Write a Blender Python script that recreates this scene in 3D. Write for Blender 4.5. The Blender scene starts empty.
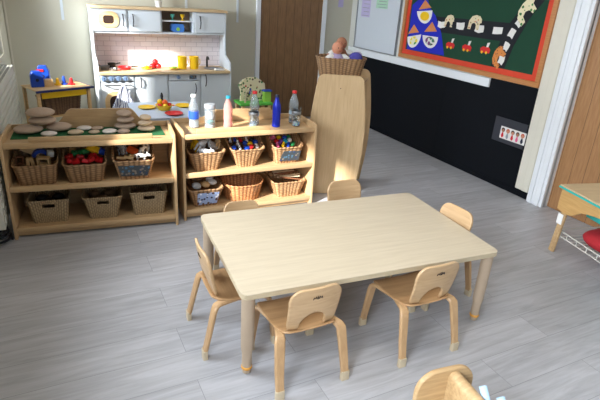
import bpy, bmesh, math, random
from mathutils import Vector, Matrix, Euler
random.seed(7)
SC = bpy.context.scene
COL = SC.collection
PI = math.pi

# ------------------------------------------------------------------ camera
def make_camera():
    cd = bpy.data.cameras.new('camera'); cam = bpy.data.objects.new('camera', cd); COL.objects.link(cam)
    pitch, roll, yaw, H = .39667, .06591, .48418, 1.5088
    cp, sp = math.cos(pitch), math.sin(pitch)
    fw = Vector((math.sin(yaw)*cp, math.cos(yaw)*cp, -sp))
    rt = Vector((math.cos(yaw), -math.sin(yaw), 0))
    up = rt.cross(fw)
    r2 = math.cos(roll)*rt + math.sin(roll)*up
    u2 = -math.sin(roll)*rt + math.cos(roll)*up
    m = Matrix((r2, u2, -fw)).transposed().to_4x4()
    m.translation = Vector((0, 0, H))
    cam.matrix_world = m
    cd.sensor_width = 36; cd.lens = 500.26/600*36; cd.clip_start = .05
    SC.camera = cam
make_camera()

# ------------------------------------------------------------------ light
SC.view_settings.view_transform = 'Standard'
SC.view_settings.look = 'None'
SC.view_settings.gamma = 1
SC.view_settings.use_curve_mapping = False
SC.view_settings.exposure = 0.0
SC.cycles.use_denoising = True
SC.cycles.max_bounces = 8
w = bpy.data.worlds.new('sky'); SC.world = w; w.use_nodes = True
w.node_tree.nodes['Background'].inputs[0].default_value = (.62, .78, 1, 1)
w.node_tree.nodes['Background'].inputs[1].default_value = 1.0

def sun():
    l = bpy.data.lights.new('sun', 'SUN'); l.energy = 15; l.angle = R(2.5); l.color = (1, .97, .92)
    o = bpy.data.objects.new('sun', l); COL.objects.link(o)
    o.rotation_euler = Vector((.85, .44, -.5)).to_track_quat('-Z', 'Y').to_euler()
def R(a): return a*PI/180
sun()
def area(name, loc, aim, sx, sy, power, col, spread=180):
    l = bpy.data.lights.new(name, 'AREA'); l.shape = 'RECTANGLE'; l.size = sx; l.size_y = sy; l.energy = power; l.color = col
    l.spread = R(spread)
    o = bpy.data.objects.new(name, l); COL.objects.link(o); o.location = loc
    o.rotation_euler = Vector(aim).to_track_quat('-Z', 'Y').to_euler()
area('window_fill', (-.42, 2.25, 1.5), (1, -.15, -.35), .95, .8, 26, (.85, .92, 1), 115)
area('window_fill', (-.26, 4.85, 1.5), (1, .1, -.05), .7, .7, 24, (.85, .92, 1), 115)
area('window_fill', (-.60, .05, 1.55), (1, .12, -.5), 1.0, .7, 44, (.85, .92, 1), 120)  # soft fill at an unseen window, added to light the table
area('window_fill', (.8, -2.45, 1.6), (.1, 1, -.2), 2.0, 1.1, 6, (.85, .92, 1))  # weak fill from an unseen window added behind the camera
area('ceiling_fill', (1.3, 1.4, 2.46), (0, 0, -1), 1.2, .3, 15, (1, .93, .84))  # overhead fill from added, unseen ceiling lamps
area('ceiling_fill', (1.3, 4.0, 2.46), (0, 0, -1), 1.2, .3, 7, (1, .93, .84))

# ------------------------------------------------------------------ materials
MATS = {}
def nodes(m):
    m.use_nodes = True
    nt = m.node_tree
    return nt, nt.nodes, nt.links, nt.nodes['Principled BSDF']
def lin(c):   # sRGB 0..255 to linear
    return tuple(((v/255)/12.92 if v/255 <= .04045 else ((v/255+.055)/1.055)**2.4) for v in c) + (1,)
def plain(name, rgb, rough=.5, metal=0, noise=.06, scale=18, bump=0, trans=0, ior=1.45, coat=0, alpha=1, sheen=0):
    if name in MATS: return MATS[name]
    m = bpy.data.materials.new(name); nt, N, L, b = nodes(m)
    c = lin(rgb)
    b.inputs['Roughness'].default_value = rough; b.inputs['Metallic'].default_value = metal
    b.inputs['Transmission Weight'].default_value = trans; b.inputs['IOR'].default_value = ior
    b.inputs['Coat Weight'].default_value = coat
    if sheen: b.inputs['Sheen Weight'].default_value = sheen
    b.inputs['Alpha'].default_value = alpha
    tc = N.new('ShaderNodeTexCoord'); nz = N.new('ShaderNodeTexNoise'); nz.inputs['Scale'].default_value = scale; nz.inputs['Detail'].default_value = 4
    L.new(tc.outputs['Object'], nz.inputs['Vector'])
    mx = N.new('ShaderNodeMix'); mx.data_type = 'RGBA'
    mx.inputs[6].default_value = tuple(v*(1-noise) for v in c[:3])+(1,)
    mx.inputs[7].default_value = tuple(min(1, v*(1+noise)) for v in c[:3])+(1,)
    L.new(nz.outputs['Fac'], mx.inputs[0]); L.new(mx.outputs[2], b.inputs['Base Color'])
    if bump:
        bp = N.new('ShaderNodeBump'); bp.inputs['Strength'].default_value = bump; bp.inputs['Distance'].default_value = .01
        L.new(nz.outputs['Fac'], bp.inputs['Height']); L.new(bp.outputs['Normal'], b.inputs['Normal'])
    MATS[name] = m
    return m
def wood(name, a, b_, axis=0, scale=6, rough=.45, stretch=12, coat=.0, contrast=(.3, .7)):
    if name in MATS: return MATS[name]
    m = bpy.data.materials.new(name); nt, N, L, b = nodes(m)
    tc = N.new('ShaderNodeTexCoord'); mp = N.new('ShaderNodeMapping')
    sc = [stretch]*3; sc[axis] = 1
    mp.inputs['Scale'].default_value = sc
    L.new(tc.outputs['Object'], mp.inputs['Vector'])
    nz = N.new('ShaderNodeTexNoise'); nz.inputs['Scale'].default_value = scale; nz.inputs['Detail'].default_value = 6; nz.inputs['Roughness'].default_value = .6
    nz.inputs['Distortion'].default_value = .6
    L.new(mp.outputs['Vector'], nz.inputs['Vector'])
    cr = N.new('ShaderNodeValToRGB'); cr.color_ramp.elements[0].position = contrast[0]; cr.color_ramp.elements[1].position = contrast[1]
    cr.color_ramp.elements[0].color = lin(a); cr.color_ramp.elements[1].color = lin(b_)
    L.new(nz.outputs['Fac'], cr.inputs['Fac']); L.new(cr.outputs['Color'], b.inputs['Base Color'])
    b.inputs['Roughness'].default_value = rough; b.inputs['Coat Weight'].default_value = coat
    MATS[name] = m
    return m
def floor_mat():
    m = bpy.data.materials.new('grey_oak_vinyl_planks'); nt, N, L, b = nodes(m)
    tc = N.new('ShaderNodeTexCoord'); mp = N.new('ShaderNodeMapping'); mp.inputs['Location'].default_value = (.35, .05, 0)
    L.new(tc.outputs['Object'], mp.inputs['Vector'])
    br = N.new('ShaderNodeTexBrick'); br.offset = .37; br.squash = 1
    br.inputs['Color1'].default_value = (0, 0, 0, 1); br.inputs['Color2'].default_value = (1, 1, 1, 1); br.inputs['Mortar'].default_value = (.5, .5, .5, 1)
    br.inputs['Scale'].default_value = 1; br.inputs['Mortar Size'].default_value = .0011; br.inputs['Mortar Smooth'].default_value = .2
    br.inputs['Brick Width'].default_value = 1.22; br.inputs['Row Height'].default_value = .1833; br.inputs['Bias'].default_value = 0
    L.new(mp.outputs['Vector'], br.inputs['Vector'])
    # grain
    mp2 = N.new('ShaderNodeMapping'); mp2.inputs['Scale'].default_value = (1.2, 13, 1)
    add = N.new('ShaderNodeVectorMath'); add.operation = 'ADD'
    L.new(tc.outputs['Object'], add.inputs[0])
    ml = N.new('ShaderNodeVectorMath'); ml.operation = 'SCALE'; ml.inputs['Scale'].default_value = 7
    L.new(br.outputs['Color'], ml.inputs[0]); L.new(ml.outputs[0], add.inputs[1]); L.new(add.outputs[0], mp2.inputs['Vector'])
    nz = N.new('ShaderNodeTexNoise'); nz.inputs['Scale'].default_value = 2.2; nz.inputs['Detail'].default_value = 8; nz.inputs['Roughness'].default_value = .62; nz.inputs['Distortion'].default_value = .8
    L.new(mp2.outputs[0], nz.inputs['Vector'])
    cr = N.new('ShaderNodeValToRGB'); e = cr.color_ramp.elements
    e[0].position = .28; e[0].color = lin((160, 160, 164)); e[1].position = .72; e[1].color = lin((194, 195, 200))
    L.new(nz.outputs['Fac'], cr.inputs['Fac'])
    mx = N.new('ShaderNodeMix'); mx.data_type = 'RGBA'; mx.blend_type = 'MULTIPLY'; mx.inputs[0].default_value = .12
    L.new(cr.outputs['Color'], mx.inputs[6]); L.new(br.outputs['Color'], mx.inputs[7])
    mx2 = N.new('ShaderNodeMix'); mx2.data_type = 'RGBA'; mx2.inputs[7].default_value = lin((128, 130, 134))
    L.new(br.outputs['Fac'], mx2.inputs[0]); L.new(mx.outputs[2], mx2.inputs[6])
    L.new(mx2.outputs[2], b.inputs['Base Color'])
    b.inputs['Roughness'].default_value = .42
    bp = N.new('ShaderNodeBump'); bp.inputs['Strength'].default_value = .06; bp.inputs['Distance'].default_value = .002
    L.new(nz.outputs['Fac'], bp.inputs['Height']); L.new(bp.outputs['Normal'], b.inputs['Normal'])
    return m
def tile_mat():
    m = bpy.data.materials.new('white_metro_tiles'); nt, N, L, b = nodes(m)
    tc = N.new('ShaderNodeTexCoord'); mp = N.new('ShaderNodeMapping'); mp.inputs['Rotation'].default_value = (PI/2, 0, 0)
    L.new(tc.outputs['Object'], mp.inputs['Vector'])
    br = N.new('ShaderNodeTexBrick'); br.inputs['Scale'].default_value = 1
    br.inputs['Color1'].default_value = lin((232, 226, 230)); br.inputs['Color2'].default_value = lin((224, 216, 222)); br.inputs['Mortar'].default_value = lin((190, 182, 190))
    br.inputs['Mortar Size'].default_value = .0022; br.inputs['Brick Width'].default_value = .12; br.inputs['Row Height'].default_value = .048
    L.new(mp.outputs['Vector'], br.inputs['Vector']); L.new(br.outputs['Color'], b.inputs['Base Color'])
    b.inputs['Roughness'].default_value = .35
    return m
def groove_mat(name, a, b_, g, pitch, axis, rough=.5):
    """vertical wood boards with dark grooves every pitch metres along the given axis"""
    m = bpy.data.materials.new(name); nt, N, L, b = nodes(m)
    tc = N.new('ShaderNodeTexCoord'); mp = N.new('ShaderNodeMapping'); mp.inputs['Scale'].default_value = (9, 9, 1)
    L.new(tc.outputs['Object'], mp.inputs['Vector'])
    nz = N.new('ShaderNodeTexNoise'); nz.inputs['Scale'].default_value = 9; nz.inputs['Detail'].default_value = 6
    L.new(mp.outputs[0], nz.inputs['Vector'])
    cr = N.new('ShaderNodeValToRGB'); cr.color_ramp.elements[0].position = .3; cr.color_ramp.elements[1].position = .7
    cr.color_ramp.elements[0].color = lin(a); cr.color_ramp.elements[1].color = lin(b_)
    L.new(nz.outputs['Fac'], cr.inputs['Fac'])
    sp = N.new('ShaderNodeSeparateXYZ'); L.new(tc.outputs['Object'], sp.inputs[0])
    md = N.new('ShaderNodeMath'); md.operation = 'PINGPONG'; md.inputs[1].default_value = pitch/2
    L.new(sp.outputs[axis], md.inputs[0])
    lt = N.new('ShaderNodeMath'); lt.operation = 'LESS_THAN'; lt.inputs[1].default_value = .0022
    L.new(md.outputs[0], lt.inputs[0])
    mx = N.new('ShaderNodeMix'); mx.data_type = 'RGBA'; mx.inputs[7].default_value = lin(g)
    L.new(lt.outputs[0], mx.inputs[0]); L.new(cr.outputs['Color'], mx.inputs[6]); L.new(mx.outputs[2], b.inputs['Base Color'])
    b.inputs['Roughness'].default_value = rough
    return m
def cloth_pattern(name, base, line, scale):
    m = bpy.data.materials.new(name); nt, N, L, b = nodes(m)
    tc = N.new('ShaderNodeTexCoord'); wv = N.new('ShaderNodeTexWave'); wv.inputs['Scale'].default_value = scale; wv.inputs['Distortion'].default_value = 9; wv.inputs['Detail'].default_value = 2
    L.new(tc.outputs['Object'], wv.inputs['Vector'])
    cr = N.new('ShaderNodeValToRGB'); cr.color_ramp.elements[0].position = .12; cr.color_ramp.elements[0].color = lin(line)
    cr.color_ramp.elements[1].position = .3; cr.color_ramp.elements[1].color = lin(base)
    L.new(wv.outputs['Fac'], cr.inputs['Fac']); L.new(cr.outputs['Color'], b.inputs['Base Color']); b.inputs['Roughness'].default_value = .9
    return m
def spots_mat(name, base, spots, scale, thresh=.32):
    m = bpy.data.materials.new(name); nt, N, L, b = nodes(m)
    tc = N.new('ShaderNodeTexCoord'); vo = N.new('ShaderNodeTexVoronoi'); vo.inputs['Scale'].default_value = scale
    L.new(tc.outputs['Object'], vo.inputs['Vector'])
    lt = N.new('ShaderNodeMath'); lt.operation = 'LESS_THAN'; lt.inputs[1].default_value = thresh
    L.new(vo.outputs['Distance'], lt.inputs[0])
    cr = N.new('ShaderNodeValToRGB'); cr.color_ramp.interpolation = 'CONSTANT'
    el = cr.color_ramp.elements
    el[0].color = lin(spots[0]); el[1].color = lin(spots[1]); el[1].position = .4
    for i, s in enumerate(spots[2:]):
        q = el.new(.6+.2*i); q.color = lin(s)
    L.new(vo.outputs['Color'], cr.inputs['Fac'])
    mx = N.new('ShaderNodeMix'); mx.data_type = 'RGBA'; mx.inputs[6].default_value = lin(base)
    L.new(lt.outputs[0], mx.inputs[0]); L.new(cr.outputs['Color'], mx.inputs[7]); L.new(mx.outputs[2], b.inputs['Base Color'])
    b.inputs['Roughness'].default_value = .7
    return m

BIRCH = (214, 178, 128); BIRCH2 = (228, 196, 148)
def wicker(name, a, b_, rows=.0075, cols=14):
    m = bpy.data.materials.new(name); nt, N, L, b = nodes(m)
    tc = N.new('ShaderNodeTexCoord'); sp = N.new('ShaderNodeSeparateXYZ'); L.new(tc.outputs['Object'], sp.inputs[0])
    def mth(op, x, y=None):
        n_ = N.new('ShaderNodeMath'); n_.operation = op
        for i, v in enumerate((x, y)):
            if v is None: continue
            if isinstance(v, (int, float)): n_.inputs[i].default_value = v
            else: L.new(v, n_.inputs[i])
        return n_.outputs[0]
    zz = mth('SINE', mth('MULTIPLY', sp.outputs[2], PI/rows))
    ang = mth('ARCTAN2', sp.outputs[1], sp.outputs[0])
    xx = mth('SINE', mth('MULTIPLY', ang, cols))
    pr = mth('MULTIPLY', zz, xx)
    h = mth('ADD', mth('MULTIPLY', mth('ABSOLUTE', xx), .55), mth('ADD', mth('MULTIPLY', pr, .22), .22))
    nz = N.new('ShaderNodeTexNoise'); nz.inputs['Scale'].default_value = 60; L.new(tc.outputs['Object'], nz.inputs['Vector'])
    h2 = mth('ADD', mth('MULTIPLY', h, .65), mth('MULTIPLY', nz.outputs['Fac'], .35))
    cr = N.new('ShaderNodeValToRGB'); cr.color_ramp.elements[0].position = .25; cr.color_ramp.elements[1].position = .75
    cr.color_ramp.elements[0].color = lin(a); cr.color_ramp.elements[1].color = lin(b_)
    L.new(h2, cr.inputs['Fac']); L.new(cr.outputs['Color'], b.inputs['Base Color']); b.inputs['Roughness'].default_value = .6
    bp = N.new('ShaderNodeBump'); bp.inputs['Strength'].default_value = .8; bp.inputs['Distance'].default_value = .005
    L.new(h, bp.inputs['Height']); L.new(bp.outputs['Normal'], b.inputs['Normal'])
    return m
M = dict(
    shelf=wood('birch_ply_x', (176, 144, 104), (198, 166, 124), 0, 5, .42),
    shelfz=wood('birch_ply_z', (176, 144, 104), (198, 166, 124), 2, 5, .42),
    chair=wood('beech_chair', (170, 132, 92), (190, 152, 110), 0, 5, .38, coat=.15),
    chairz=wood('beech_leg', (178, 142, 102), (196, 160, 118), 2, 5, .4),
    table=wood('pale_table_laminate', (189, 175, 151), (201, 188, 164), 0, 4, .38, 16),
    tedge=wood('table_edge_ply', (186, 170, 140), (204, 188, 158), 0, 8, .5),
    chairb=wood('beech_backrest', (184, 150, 110), (202, 170, 130), 0, 5, .36, coat=.15),
    tleg=plain('taupe_leg', (176, 156, 134), .5, 0, .06, 30),
    foot=plain('cream_foot', (200, 184, 156), .5),
    brass=plain('orange_ring', (222, 160, 70), .5),
    stand=wood('pale_birch_board', (186, 156, 116), (204, 176, 136), 2, 4, .45),
    back=plain('cream_wall', (196, 193, 176), .8, 0, .03, 3),
    wallr=plain('white_wall', (206, 206, 200), .8, 0, .02, 3),
    white=plain('white_gloss', (226, 230, 234), .4, 0, .02),
    cream=plain('cream_panel', (214, 210, 196), .6, 0, .03),
    black=plain('black_panel', (6, 10, 17), .7, 0, .2, 6),
    ceil=plain('ceiling_white', (226, 224, 218), .9),
    kgrey=plain('blue_grey_paint', (206, 214, 220), .45, 0, .02),
    kwood=wood('worktop_wood', (196, 168, 128), (216, 190, 150), 0, 6, .45),
    dark=plain('dark_plastic', (28, 28, 32), .4), chrome=plain('brushed_metal', (150, 152, 158), .3, .9),
    handle=plain('dark_metal', (88, 88, 92), .35, .7), knob=plain('blue_knob', (108, 130, 160), .4),
    slot=plain('dark_brown_glass', (60, 44, 36), .25), brownin=plain('brown_back_panel', (128, 108, 90), .6),
    red=plain('red_plastic', (206, 32, 38), .35), yellow=plain('yellow_plastic', (240, 196, 30), .35), blue=plain('blue_plastic', (24, 70, 180), .35),
    green=plain('green_plastic', (30, 130, 70), .4), teal=plain('teal_plastic', (100, 200, 190), .35), orange=plain('orange_plastic', (226, 96, 40), .4),
    lime=plain('lime_plastic', (150, 205, 80), .4), pink=plain('pink_plastic', (226, 96, 140), .4), whitep=plain('white_plastic', (236, 236, 234), .4),
    purple=plain('purple_plastic', (120, 60, 150), .5), grey=plain('grey_plastic', (140, 146, 152), .4),
    cyan=plain('cyan_cap', (40, 180, 214), .35), navy=plain('navy_cap', (20, 26, 52), .4),
    deepblue=plain('deep_blue_glitter', (24, 44, 170), .2, .2, .35, 160, 0), 
    felt=plain('green_felt', (26, 92, 52), .95, 0, .25, 60, .4),
    stone=plain('warm_grey_stone', (178, 156, 138), .7, 0, .1, 30), stonew=plain('white_stone', (222, 214, 208), .7, 0, .06, 30),
    stoneb=plain('buff_stone', (196, 176, 150), .7, 0, .1, 30),
    toywood=wood('toy_wood', (214, 176, 122), (230, 198, 148), 0, 12, .5), darkwood=wood('dark_toy_wood', (110, 66, 40), (140, 88, 56), 0, 12, .5),
    wick=wicker('wicker_tan', (92, 62, 38), (188, 148, 106)), wickd=wicker('seagrass', (104, 84, 60), (178, 154, 118), .012, 34),
    wicko=wicker('wicker_orange', (112, 66, 36), (206, 146, 96)), wickb=wicker('wicker_brown', (92, 66, 42), (166, 130, 92)),
    wickdk=wicker('wicker_dark_brown', (74, 54, 38), (128, 98, 70)),
    glass=plain('clear_plastic', (236, 244, 250), .08, 0, 0, 5, 0, .86, 1.25), glass2=plain('drinking_glass', (246, 250, 252), .02, 0, 0, 5, 0, 1, 1.35),
    pinkliq=plain('pink_liquid', (248, 204, 196), .1, 0, .02, 5, 0, .7, 1.33), stickpale=plain('pale_stick', (216, 196, 164), .6), navy2=plain('navy_edge', (36, 48, 110), .5), midblue=plain('mid_blue_plastic', (70, 130, 214), .4), redliq=plain('rose_sediment', (196, 60, 80), .3),
    label=plain('blue_label', (40, 84, 200), .5), cloudy=plain('cloudy_white', (226, 232, 238), .5, 0, .05),
    skin=plain('doll_skin_light', (196, 134, 106), .55, 0, .05), skin2=plain('doll_skin_brown', (160, 108, 82), .55, 0, .05),
    lav=plain('lavender_fabric', (170, 156, 192), .9, 0, .1, 80, .2), indigo=plain('indigo_fabric', (72, 70, 150), .9, 0, .2, 80, .2),
    board_green=plain('green_backing_paper', (16, 62, 42), .85, 0, .06, 8), board_blue=plain('royal_blue_paper', (24, 36, 176), .8, 0, .04),
    board_red=plain('orange_red_border', (206, 66, 40), .7), frame=wood('oak_frame', (170, 112, 60), (190, 130, 76), 1, 8, .5),
    road=plain('black_sugar_paper', (18, 20, 28), .8), paper=plain('white_paper', (226, 224, 220), .8), tan=plain('tan_card', (206, 130, 76), .7),
    skyp=plain('light_blue_paper', (110, 160, 214), .8), wb=plain('whiteboard_surface', (204, 212, 220), .22, 0, .01), alu=plain('aluminium', (150, 156, 162), .35, .8),
    lilac=plain('lilac_note', (184, 176, 214), .8), mint=plain('mint_note', (168, 210, 184), .8),
    charcoal=plain('charcoal_holder', (48, 50, 58), .5), hair=plain('dark_hair_ink', (50, 30, 26), .8), redhair=plain('red_hair_ink', (190, 70, 40), .8),
    rad=plain('cream_steel', (206, 206, 196), .5, 0, .02), radd=plain('dark_slots', (40, 42, 44), .7),
    skyblue=plain('pale_blue_table', (190, 205, 226), .4, 0, .02), paleblue=plain('pale_blue_paper', (176, 208, 232), .7, 0, .05),
    ochre=wood('honey_ply', (182, 142, 86), (200, 160, 102), 1, 6, .45), tabletop=wood('light_table_top', (190, 168, 132), (206, 186, 150), 0, 6, .4),
    redcloth=plain('red_fabric', (170, 36, 44), .9, 0, .15, 30, .3), wire=plain('white_wire', (206, 204, 196), .4), tealb=plain('teal_bin', (46, 178, 172), .45),
    cable=plain('black_cable', (24, 26, 34), .5), worn=wood('worn_birch', (170, 138, 96), (200, 168, 124), 0, 6, .5),
    leaf=plain('leaf_green', (90, 180, 70), .7), brown=plain('brown_plastic', (110, 66, 40), .5), pot=plain('white_pot', (220, 220, 216), .5), tooth=plain('dark_leaf', (26, 36, 28), .7),
)
M['black'].node_tree.nodes['Principled BSDF'].inputs['Specular IOR Level'].default_value = .2
M['oakdoor'] = groove_mat('brown_door_boards', (116, 86, 56), (138, 104, 70), (70, 50, 34), .105, 0)
M['oakdoor2'] = groove_mat('honey_door_boards', (150, 108, 68), (170, 126, 84), (104, 74, 46), .11, 1)
M['towel'] = cloth_pattern('tea_towel_pattern', (226, 230, 240), (60, 80, 140), 14)
M['leaves_print'] = spots_mat('painted_leaves', (226, 216, 180), [(60, 130, 60), (190, 50, 50), (60, 110, 60), (90, 70, 50)], 30, .34)
M['speckle'] = spots_mat('speckled_card', (220, 206, 170), [(190, 90, 70), (70, 80, 110), (120, 120, 60), (200, 110, 60)], 45, .3)
M['speckleo'] = spots_mat('speckled_orange_card', (210, 130, 60), [(70, 50, 40), (90, 60, 50)], 55, .3)
M['photo_blue'] = spots_mat('blue_photo_print', (150, 168, 206), [(50, 50, 80), (230, 230, 236), (90, 60, 50)], 45, .4)
M['photo_dark'] = spots_mat('dark_photo_print', (58, 66, 72), [(70, 110, 140), (130, 120, 110), (40, 60, 100)], 50, .4)
M['cow'] = spots_mat('cow_hide', (236, 234, 228), [(30, 30, 34), (30, 30, 34)], 28, .33)
M['zebra'] = cloth_pattern('grey_stripes', (206, 210, 214), (90, 96, 104), 34)
M['confetti'] = spots_mat('sequins', (196, 210, 220), [(40, 160, 200), (60, 90, 200), (60, 170, 110), (170, 120, 80)], 120, .42)
M['bowlprint1'] = spots_mat('paint_yellow_green', (222, 222, 190), [(60, 150, 70), (230, 210, 60)], 22, .5)
M['bowlprint2'] = spots_mat('paint_mixed', (216, 214, 206), [(120, 50, 110), (60, 120, 90), (70, 70, 60)], 26, .5)

# ------------------------------------------------------------------ helpers
class MB:
    def __init__(s): s.bm = bmesh.new()
    def _xf(s, vs, m):
        if m is not None:
            for v in vs: v.co = m @ v.co
    def box(s, x0, x1, y0, y1, z0, z1, m=None, bev=0):
        r = bmesh.ops.create_cube(s.bm, size=1); vs = r['verts']
        for v in vs: v.co = Vector(((x0+x1)/2+v.co.x*(x1-x0), (y0+y1)/2+v.co.y*(y1-y0), (z0+z1)/2+v.co.z*(z1-z0)))
        if bev:
            es = list({e for v in vs for e in v.link_edges})
            q = bmesh.ops.bevel(s.bm, geom=es, offset=bev, segments=2, profile=.5, affect='EDGES')
            vs = list({v for v in q['verts']} | {v for v in vs if v.is_valid})
        s._xf(vs, m); return s
    def cyl(s, p0, p1, r0, r1=None, n=16, caps=True):
        p0, p1 = Vector(p0), Vector(p1); r1 = r0 if r1 is None else r1
        d = p1-p0; q = d.to_track_quat('Z', 'Y').to_matrix()
        a = [s.bm.verts.new(p0+q@Vector((math.cos(2*PI*i/n)*r0, math.sin(2*PI*i/n)*r0, 0))) for i in range(n)]
        b = [s.bm.verts.new(p1+q@Vector((math.cos(2*PI*i/n)*r1, math.sin(2*PI*i/n)*r1, 0))) for i in range(n)]
        for i in range(n): s.bm.faces.new((a[i], a[(i+1) % n], b[(i+1) % n], b[i]))
        if caps: s.bm.faces.new(a[::-1]); s.bm.faces.new(b)
        return s
    def lathe(s, prof, c=(0, 0, 0), n=24, m=None):
        """prof: list of (r, z); r 0 ends close it"""
        rings = []; new = []
        for r, z in prof:
            if r < 1e-5: v = [s.bm.verts.new(Vector(c)+Vector((0, 0, z)))]
            else: v = [s.bm.verts.new(Vector(c)+Vector((math.cos(2*PI*i/n)*r, math.sin(2*PI*i/n)*r, z))) for i in range(n)]
            rings.append(v); new += v
        for a, b in zip(rings, rings[1:]):
            for i in range(n):
                j = (i+1) % n
                if len(a) == 1 and len(b) == 1: continue
                if len(a) == 1: s.bm.faces.new((a[0], b[j], b[i]))
                elif len(b) == 1: s.bm.faces.new((a[i], a[j], b[0]))
                else: s.bm.faces.new((a[i], a[j], b[j], b[i]))
        s._xf(new, m); return s
    def ell(s, c, rx, ry, rz, rot=None, u=16, v=10, lump=0):
        r = bmesh.ops.create_uvsphere(s.bm, u_segments=u, v_segments=v, radius=1)
        mm = Matrix.Translation(c) @ (rot.to_matrix().to_4x4() if rot else Matrix.Identity(4)) @ Matrix.Diagonal((rx, ry, rz, 1))
        ph = random.random()*6
        for q in r['verts']:
            if lump:
                k = 1+lump*math.sin(q.co.x*3+ph)*math.cos(q.co.y*2.3+ph*2); q.co = Vector((q.co.x*k, q.co.y*k, q.co.z))
            q.co = mm @ q.co
        return s
    def prism(s, pts, y0, y1, plane='xz', m=None, bev=0):
        """extrude a 2D polygon; plane xz extrudes along y, xy along z, yz along x"""
        def P(a, b, t):
            return {'xz': Vector((a, t, b)), 'xy': Vector((a, b, t)), 'yz': Vector((t, a, b))}[plane]
        A = [s.bm.verts.new(P(a, b, y0)) for a, b in pts]; B = [s.bm.verts.new(P(a, b, y1)) for a, b in pts]
        n = len(pts)
        fs = [s.bm.faces.new(A), s.bm.faces.new(B[::-1])]
        for i in range(n): s.bm.faces.new((A[(i+1) % n], A[i], B[i], B[(i+1) % n]))
        vs = A+B
        if bev:
            es = [e for f in fs for e in f.edges]
            q = bmesh.ops.bevel(s.bm, geom=es, offset=bev, segments=2, profile=.5, affect='EDGES')
            vs = list(set(q['verts']) | {v for v in vs if v.is_valid})
        s._xf(vs, m); return s
    def tube(s, pts, r, n=8, closed=False):
        pts = [Vector(p) for p in pts]; k = len(pts); rings = []
        nrm = None
        for i, p in enumerate(pts):
            a = pts[(i-1) % k] if (closed or i > 0) else p; b = pts[(i+1) % k] if (closed or i < k-1) else p
            t = (b-a).normalized()
            if nrm is None:
                nrm = t.orthogonal().normalized()
            nrm = (nrm - t*nrm.dot(t)).normalized(); bi = t.cross(nrm)
            rr = r[i] if isinstance(r, (list, tuple)) else r
            rings.append([s.bm.verts.new(p+(nrm*math.cos(2*PI*j/n)+bi*math.sin(2*PI*j/n))*rr) for j in range(n)])
        rng = range(k if closed else k-1)
        for i in rng:
            a, b = rings[i], rings[(i+1) % k]
            for j in range(n): s.bm.faces.new((a[j], a[(j+1) % n], b[(j+1) % n], b[j]))
        if not closed:
            s.bm.faces.new(rings[0][::-1]); s.bm.faces.new(rings[-1])
        return s
    def strip(s, pts, wdir, wid, thk):
        """flat bentwood strip swept along pts; wdir = width direction"""
        pts = [Vector(p) for p in pts]; W = Vector(wdir).normalized(); rings = []
        wl = wid if isinstance(wid, (list, tuple)) else [wid]*len(pts)
        for i, p in enumerate(pts):
            a = pts[max(0, i-1)]; b = pts[min(len(pts)-1, i+1)]
            t = (b-a).normalized(); nn = W.cross(t).normalized(); ww = t.cross(nn).normalized(); hw = wl[i]/2; c = thk/2
            e = min(.006, c*.7)
            prof = [(-hw+e, -c), (hw-e, -c), (hw, -c+e), (hw, c-e), (hw-e, c), (-hw+e, c), (-hw, c-e), (-hw, -c+e)]
            rings.append([s.bm.verts.new(p+ww*x+nn*y) for x, y in prof])
        for a, b in zip(rings, rings[1:]):
            for j in range(8): s.bm.faces.new((a[j], a[(j+1) % 8], b[(j+1) % 8], b[j]))
        s.bm.faces.new(rings[0][::-1]); s.bm.faces.new(rings[-1])
        return s
    def build(s, name, mat, parent=None, smooth=True, bevel=0, loc=None, rot=None):
        bmesh.ops.recalc_face_normals(s.bm, faces=s.bm.faces)
        me = bpy.data.meshes.new(name); s.bm.to_mesh(me); s.bm.free()
        me.materials.append(M[mat] if isinstance(mat, str) else mat)
        if smooth:
            me.polygons.foreach_set('use_smooth', [True]*len(me.polygons))
            me.set_sharp_from_angle(angle=R(38))
        o = bpy.data.objects.new(name, me); COL.objects.link(o)
        if parent: o.parent = parent
        if loc: o.location = loc
        if rot: o.rotation_euler = rot
        if bevel:
            b = o.modifiers.new('bevel', 'BEVEL'); b.width = bevel; b.segments = 2; b.limit_method = 'ANGLE'
        return o
def tag(o, label=None, cat=None, group=None, kind=None):
    if label: o['label'] = label
    if cat: o['category'] = cat
    if group: o['group'] = group
    if kind: o['kind'] = kind
    return o
def thing(name, label, cat, loc=(0, 0, 0), rz=0, group=None):
    o = bpy.data.objects.new(name, None); COL.objects.link(o); o.location = loc; o.rotation_euler = (0, 0, rz); o.empty_display_size = .1
    return tag(o, label, cat, group)
def dup(root, loc, rz, label=None, group=None):
    r = root.copy(); COL.objects.link(r); r.location = loc; r.rotation_euler = (0, 0, rz)
    if label: r['label'] = label
    if group: r['group'] = group
    for ch in list(root.children):
        c = ch.copy(); COL.objects.link(c); c.parent = r
        for g in ch.children:
            d = g.copy(); COL.objects.link(d); d.parent = c
    return r
def struct(mb, name, mat, label=None, **k):
    o = mb.build(name, mat, **k); o['kind'] = 'structure'
    if label: o['label'] = label
    return o
def rrect(x0, x1, y0, y1, r, n=5, corners=(1, 1, 1, 1)):
    """rounded rectangle points, corners order: BL BR TR TL"""
    pts = []
    for (cx, cy, a0, on) in ((x0+r, y0+r, PI, corners[0]), (x1-r, y0+r, 1.5*PI, corners[1]), (x1-r, y1-r, 0, corners[2]), (x0+r, y1-r, .5*PI, corners[3])):
        if on:
            for i in range(n+1):
                a = a0+i*PI/2/n; pts.append((cx+r*math.cos(a), cy+r*math.sin(a)))
        else:
            pts.append((x0 if cx == x0+r and a0 in (PI, .5*PI) else x1, y0 if a0 in (PI, 1.5*PI) else y1))
    return pts
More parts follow.
